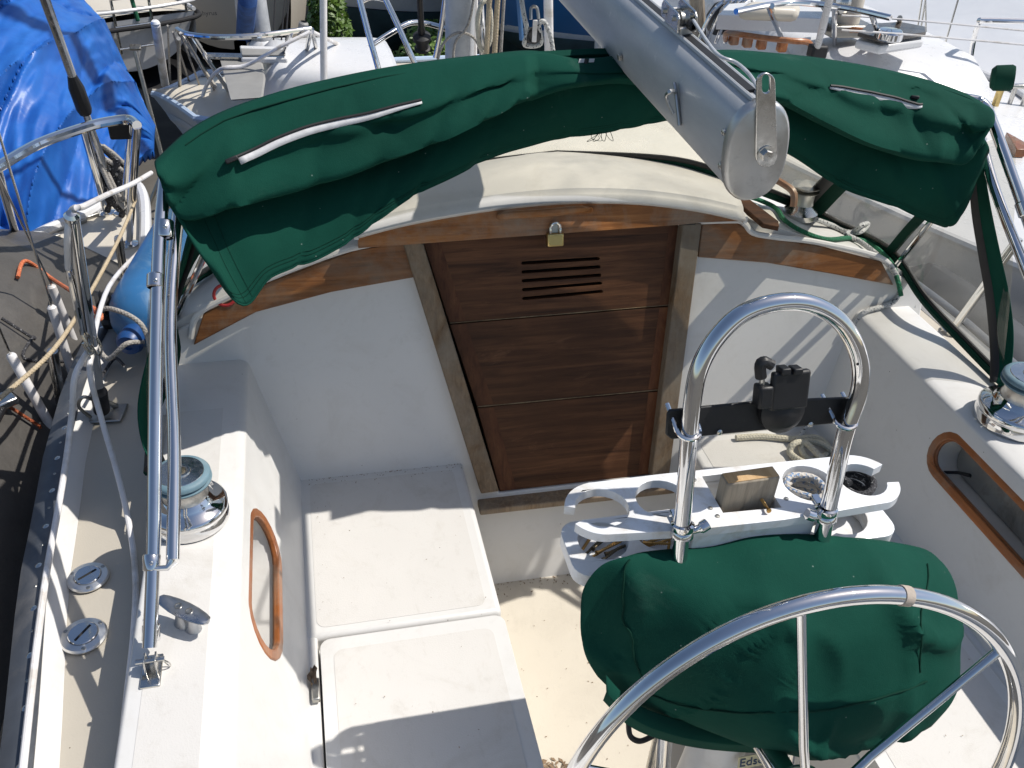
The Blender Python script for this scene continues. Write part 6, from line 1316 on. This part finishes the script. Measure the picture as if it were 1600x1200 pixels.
# far dark-hulled boats at top right of the boom and a timber post
pr1 = ay(1010, 8, 9.5)
yacht('sailboat', 'dark hulled boat with white figures right of the boom', (pr1.x-1.6, pr1.y+1.5), (0.97, 0.1), 5.0, 2.0, pr1.z+0.25, M['navy'], M['hull_white'], M['bottom_dark'], None, None, None, free=0.7)
plain('white_paint', (0.75, 0.75, 0.75), 0.5)
text('63', 0.17, ay(1006, 16, 8.35), (1, 0.05, 0), (0, -0.1, 1), M['white_paint'], bpy.data.objects[[o.name for o in C.objects if o.get('label', '').startswith('dark hulled')][0]])
pr2 = ay(1110, 2, 10.5)
yacht('sailboat', 'pale hull standing beyond the timber post right of the boom', (pr2.x-1.7, pr2.y+1.3), (0.98, -0.12), 5.5, 2.0, pr2.z+0.35, M['cream_gel'], M['cream_gel'], M['bottom_dark'], None, None, None, free=0.5)
tp0, tp1 = ay(1092, 62, 5.6), ay(1086, -60, 5.55)
props(obj('timber_post', tube([tp0-V((0, 0, 1.6)), tp0, tp1, tp1+V((0, 0, 1.5))], 0.048, 10), M['grey_block']), 'pale weathered timber post right of the boom', 'post')
ms_ = thing('outboard_motor', 'chrome and black outboard fittings on the stern rail right of the timber post', 'outboard motor', ay(1125, 40, 5.2))
cpo = ay(1128, 28, 5.2)
obj('cowl', lathe([(0.0005, 0.10), (0.06, 0.09), (0.09, 0.03), (0.085, -0.04), (0.05, -0.09), (0.0005, -0.1)], cpo, (0.3, -0.5, 0.8), 20), M['black_plastic'], ms_)
for k in range(4): obj('steel_hoop', tube(smooth([cpo+V((-0.16+0.06*k, -0.06, -0.13)), cpo+V((-0.10+0.05*k, -0.08, 0.06)), cpo+V((0.02+0.04*k, -0.06, 0.12)), cpo+V((0.10+0.03*k, -0.03, -0.02))], 5), 0.012, 8), M['chrome'], ms_)
# --- green shrubs between the far hulls
m_, t, b = nodes('leaf'); oi = t.nodes.new('ShaderNodeObjectInfo')
t.links.new(ramp(t, noi(t, 3.0, 4, 0.6, coord(t)), ((0.3, (0.045, 0.10, 0.012)), (0.7, (0.13, 0.22, 0.03)))), b.inputs['Base Color']); b.inputs['Roughness'].default_value = 0.5
b.inputs['Transmission Weight'].default_value = 0.0
def shrub(base, w_, h, n, label, seed):
    rg = random.Random(seed); s_ = thing('shrub', label, 'shrub', base, 'shrubs between the boats'); bm = B()
    for _ in range(n):
        a, r_ = rg.random()*6.283, rg.random()**0.5; hz_ = rg.random()
        c_ = base+V((w_*r_*math.cos(a)*(0.35+0.65*math.sin(math.pi*min(1, hz_*0.8+0.15))), w_*r_*math.sin(a)*0.8, h*hz_+0.1*rg.random()))
        u_ = V((rg.gauss(0, 1), rg.gauss(0, 1), rg.gauss(0, 0.6))).normalized(); v_ = u_.orthogonal().normalized(); l = 0.022+0.026*rg.random()
        bm.faces.new([bm.verts.new(c_+q) for q in (u_*l, v_*l*0.45, -u_*l, -v_*l*0.45)])
    obj('foliage', bm, M['leaf'], s_, False)
    bm = B()
    for k in range(7):
        a = rg.random()*6.283; tube([base, base+V((w_*0.2*math.cos(a), w_*0.2*math.sin(a), h*0.5)), base+V((w_*0.55*math.cos(a), w_*0.5*math.sin(a), h*0.9))], [0.03, 0.018, 0.006], 6, bm=bm)
    obj('stems', bm, M['grey_block'], s_)
g_ = ay(515, 60, 9.2); shrub(V((g_.x, g_.y, -2.6)), 0.28, 2.2, 7000, 'narrow bright green shrub between the boats left of the pulpit', 1)
g_ = ay(560, 48, 10.4); shrub(V((g_.x, g_.y, -2.6)), 0.9, 1.1, 7000, 'low green shrub under the navy striped hull', 2)
g_ = ay(680, 50, 10.0); shrub(V((g_.x, g_.y, -2.6)), 0.6, 1.5, 6000, 'green shrub beneath the teal hull behind the mast', 3)
g_ = ay(875, 62, 8.6); shrub(V((g_.x, g_.y, -2.6)), 0.5, 1.2, 4000, 'small green shrub under the blue hull by the boom', 4)

# ================================================================ GROUND
ground = obj('ground', plate([V((-400, -400, -2.62)), V((400, -400, -2.62)), V((400, 400, -2.62)), V((-400, 400, -2.62))], V((0, 0, 0.02))), plain('gravel', (0.10, 0.092, 0.08), 0.95, 0, 0.35, 1.3, 0.8, 30, 0, 0, (0.05, 0.05, 0.04), 0.8), None, False)
props(ground, kind='structure')
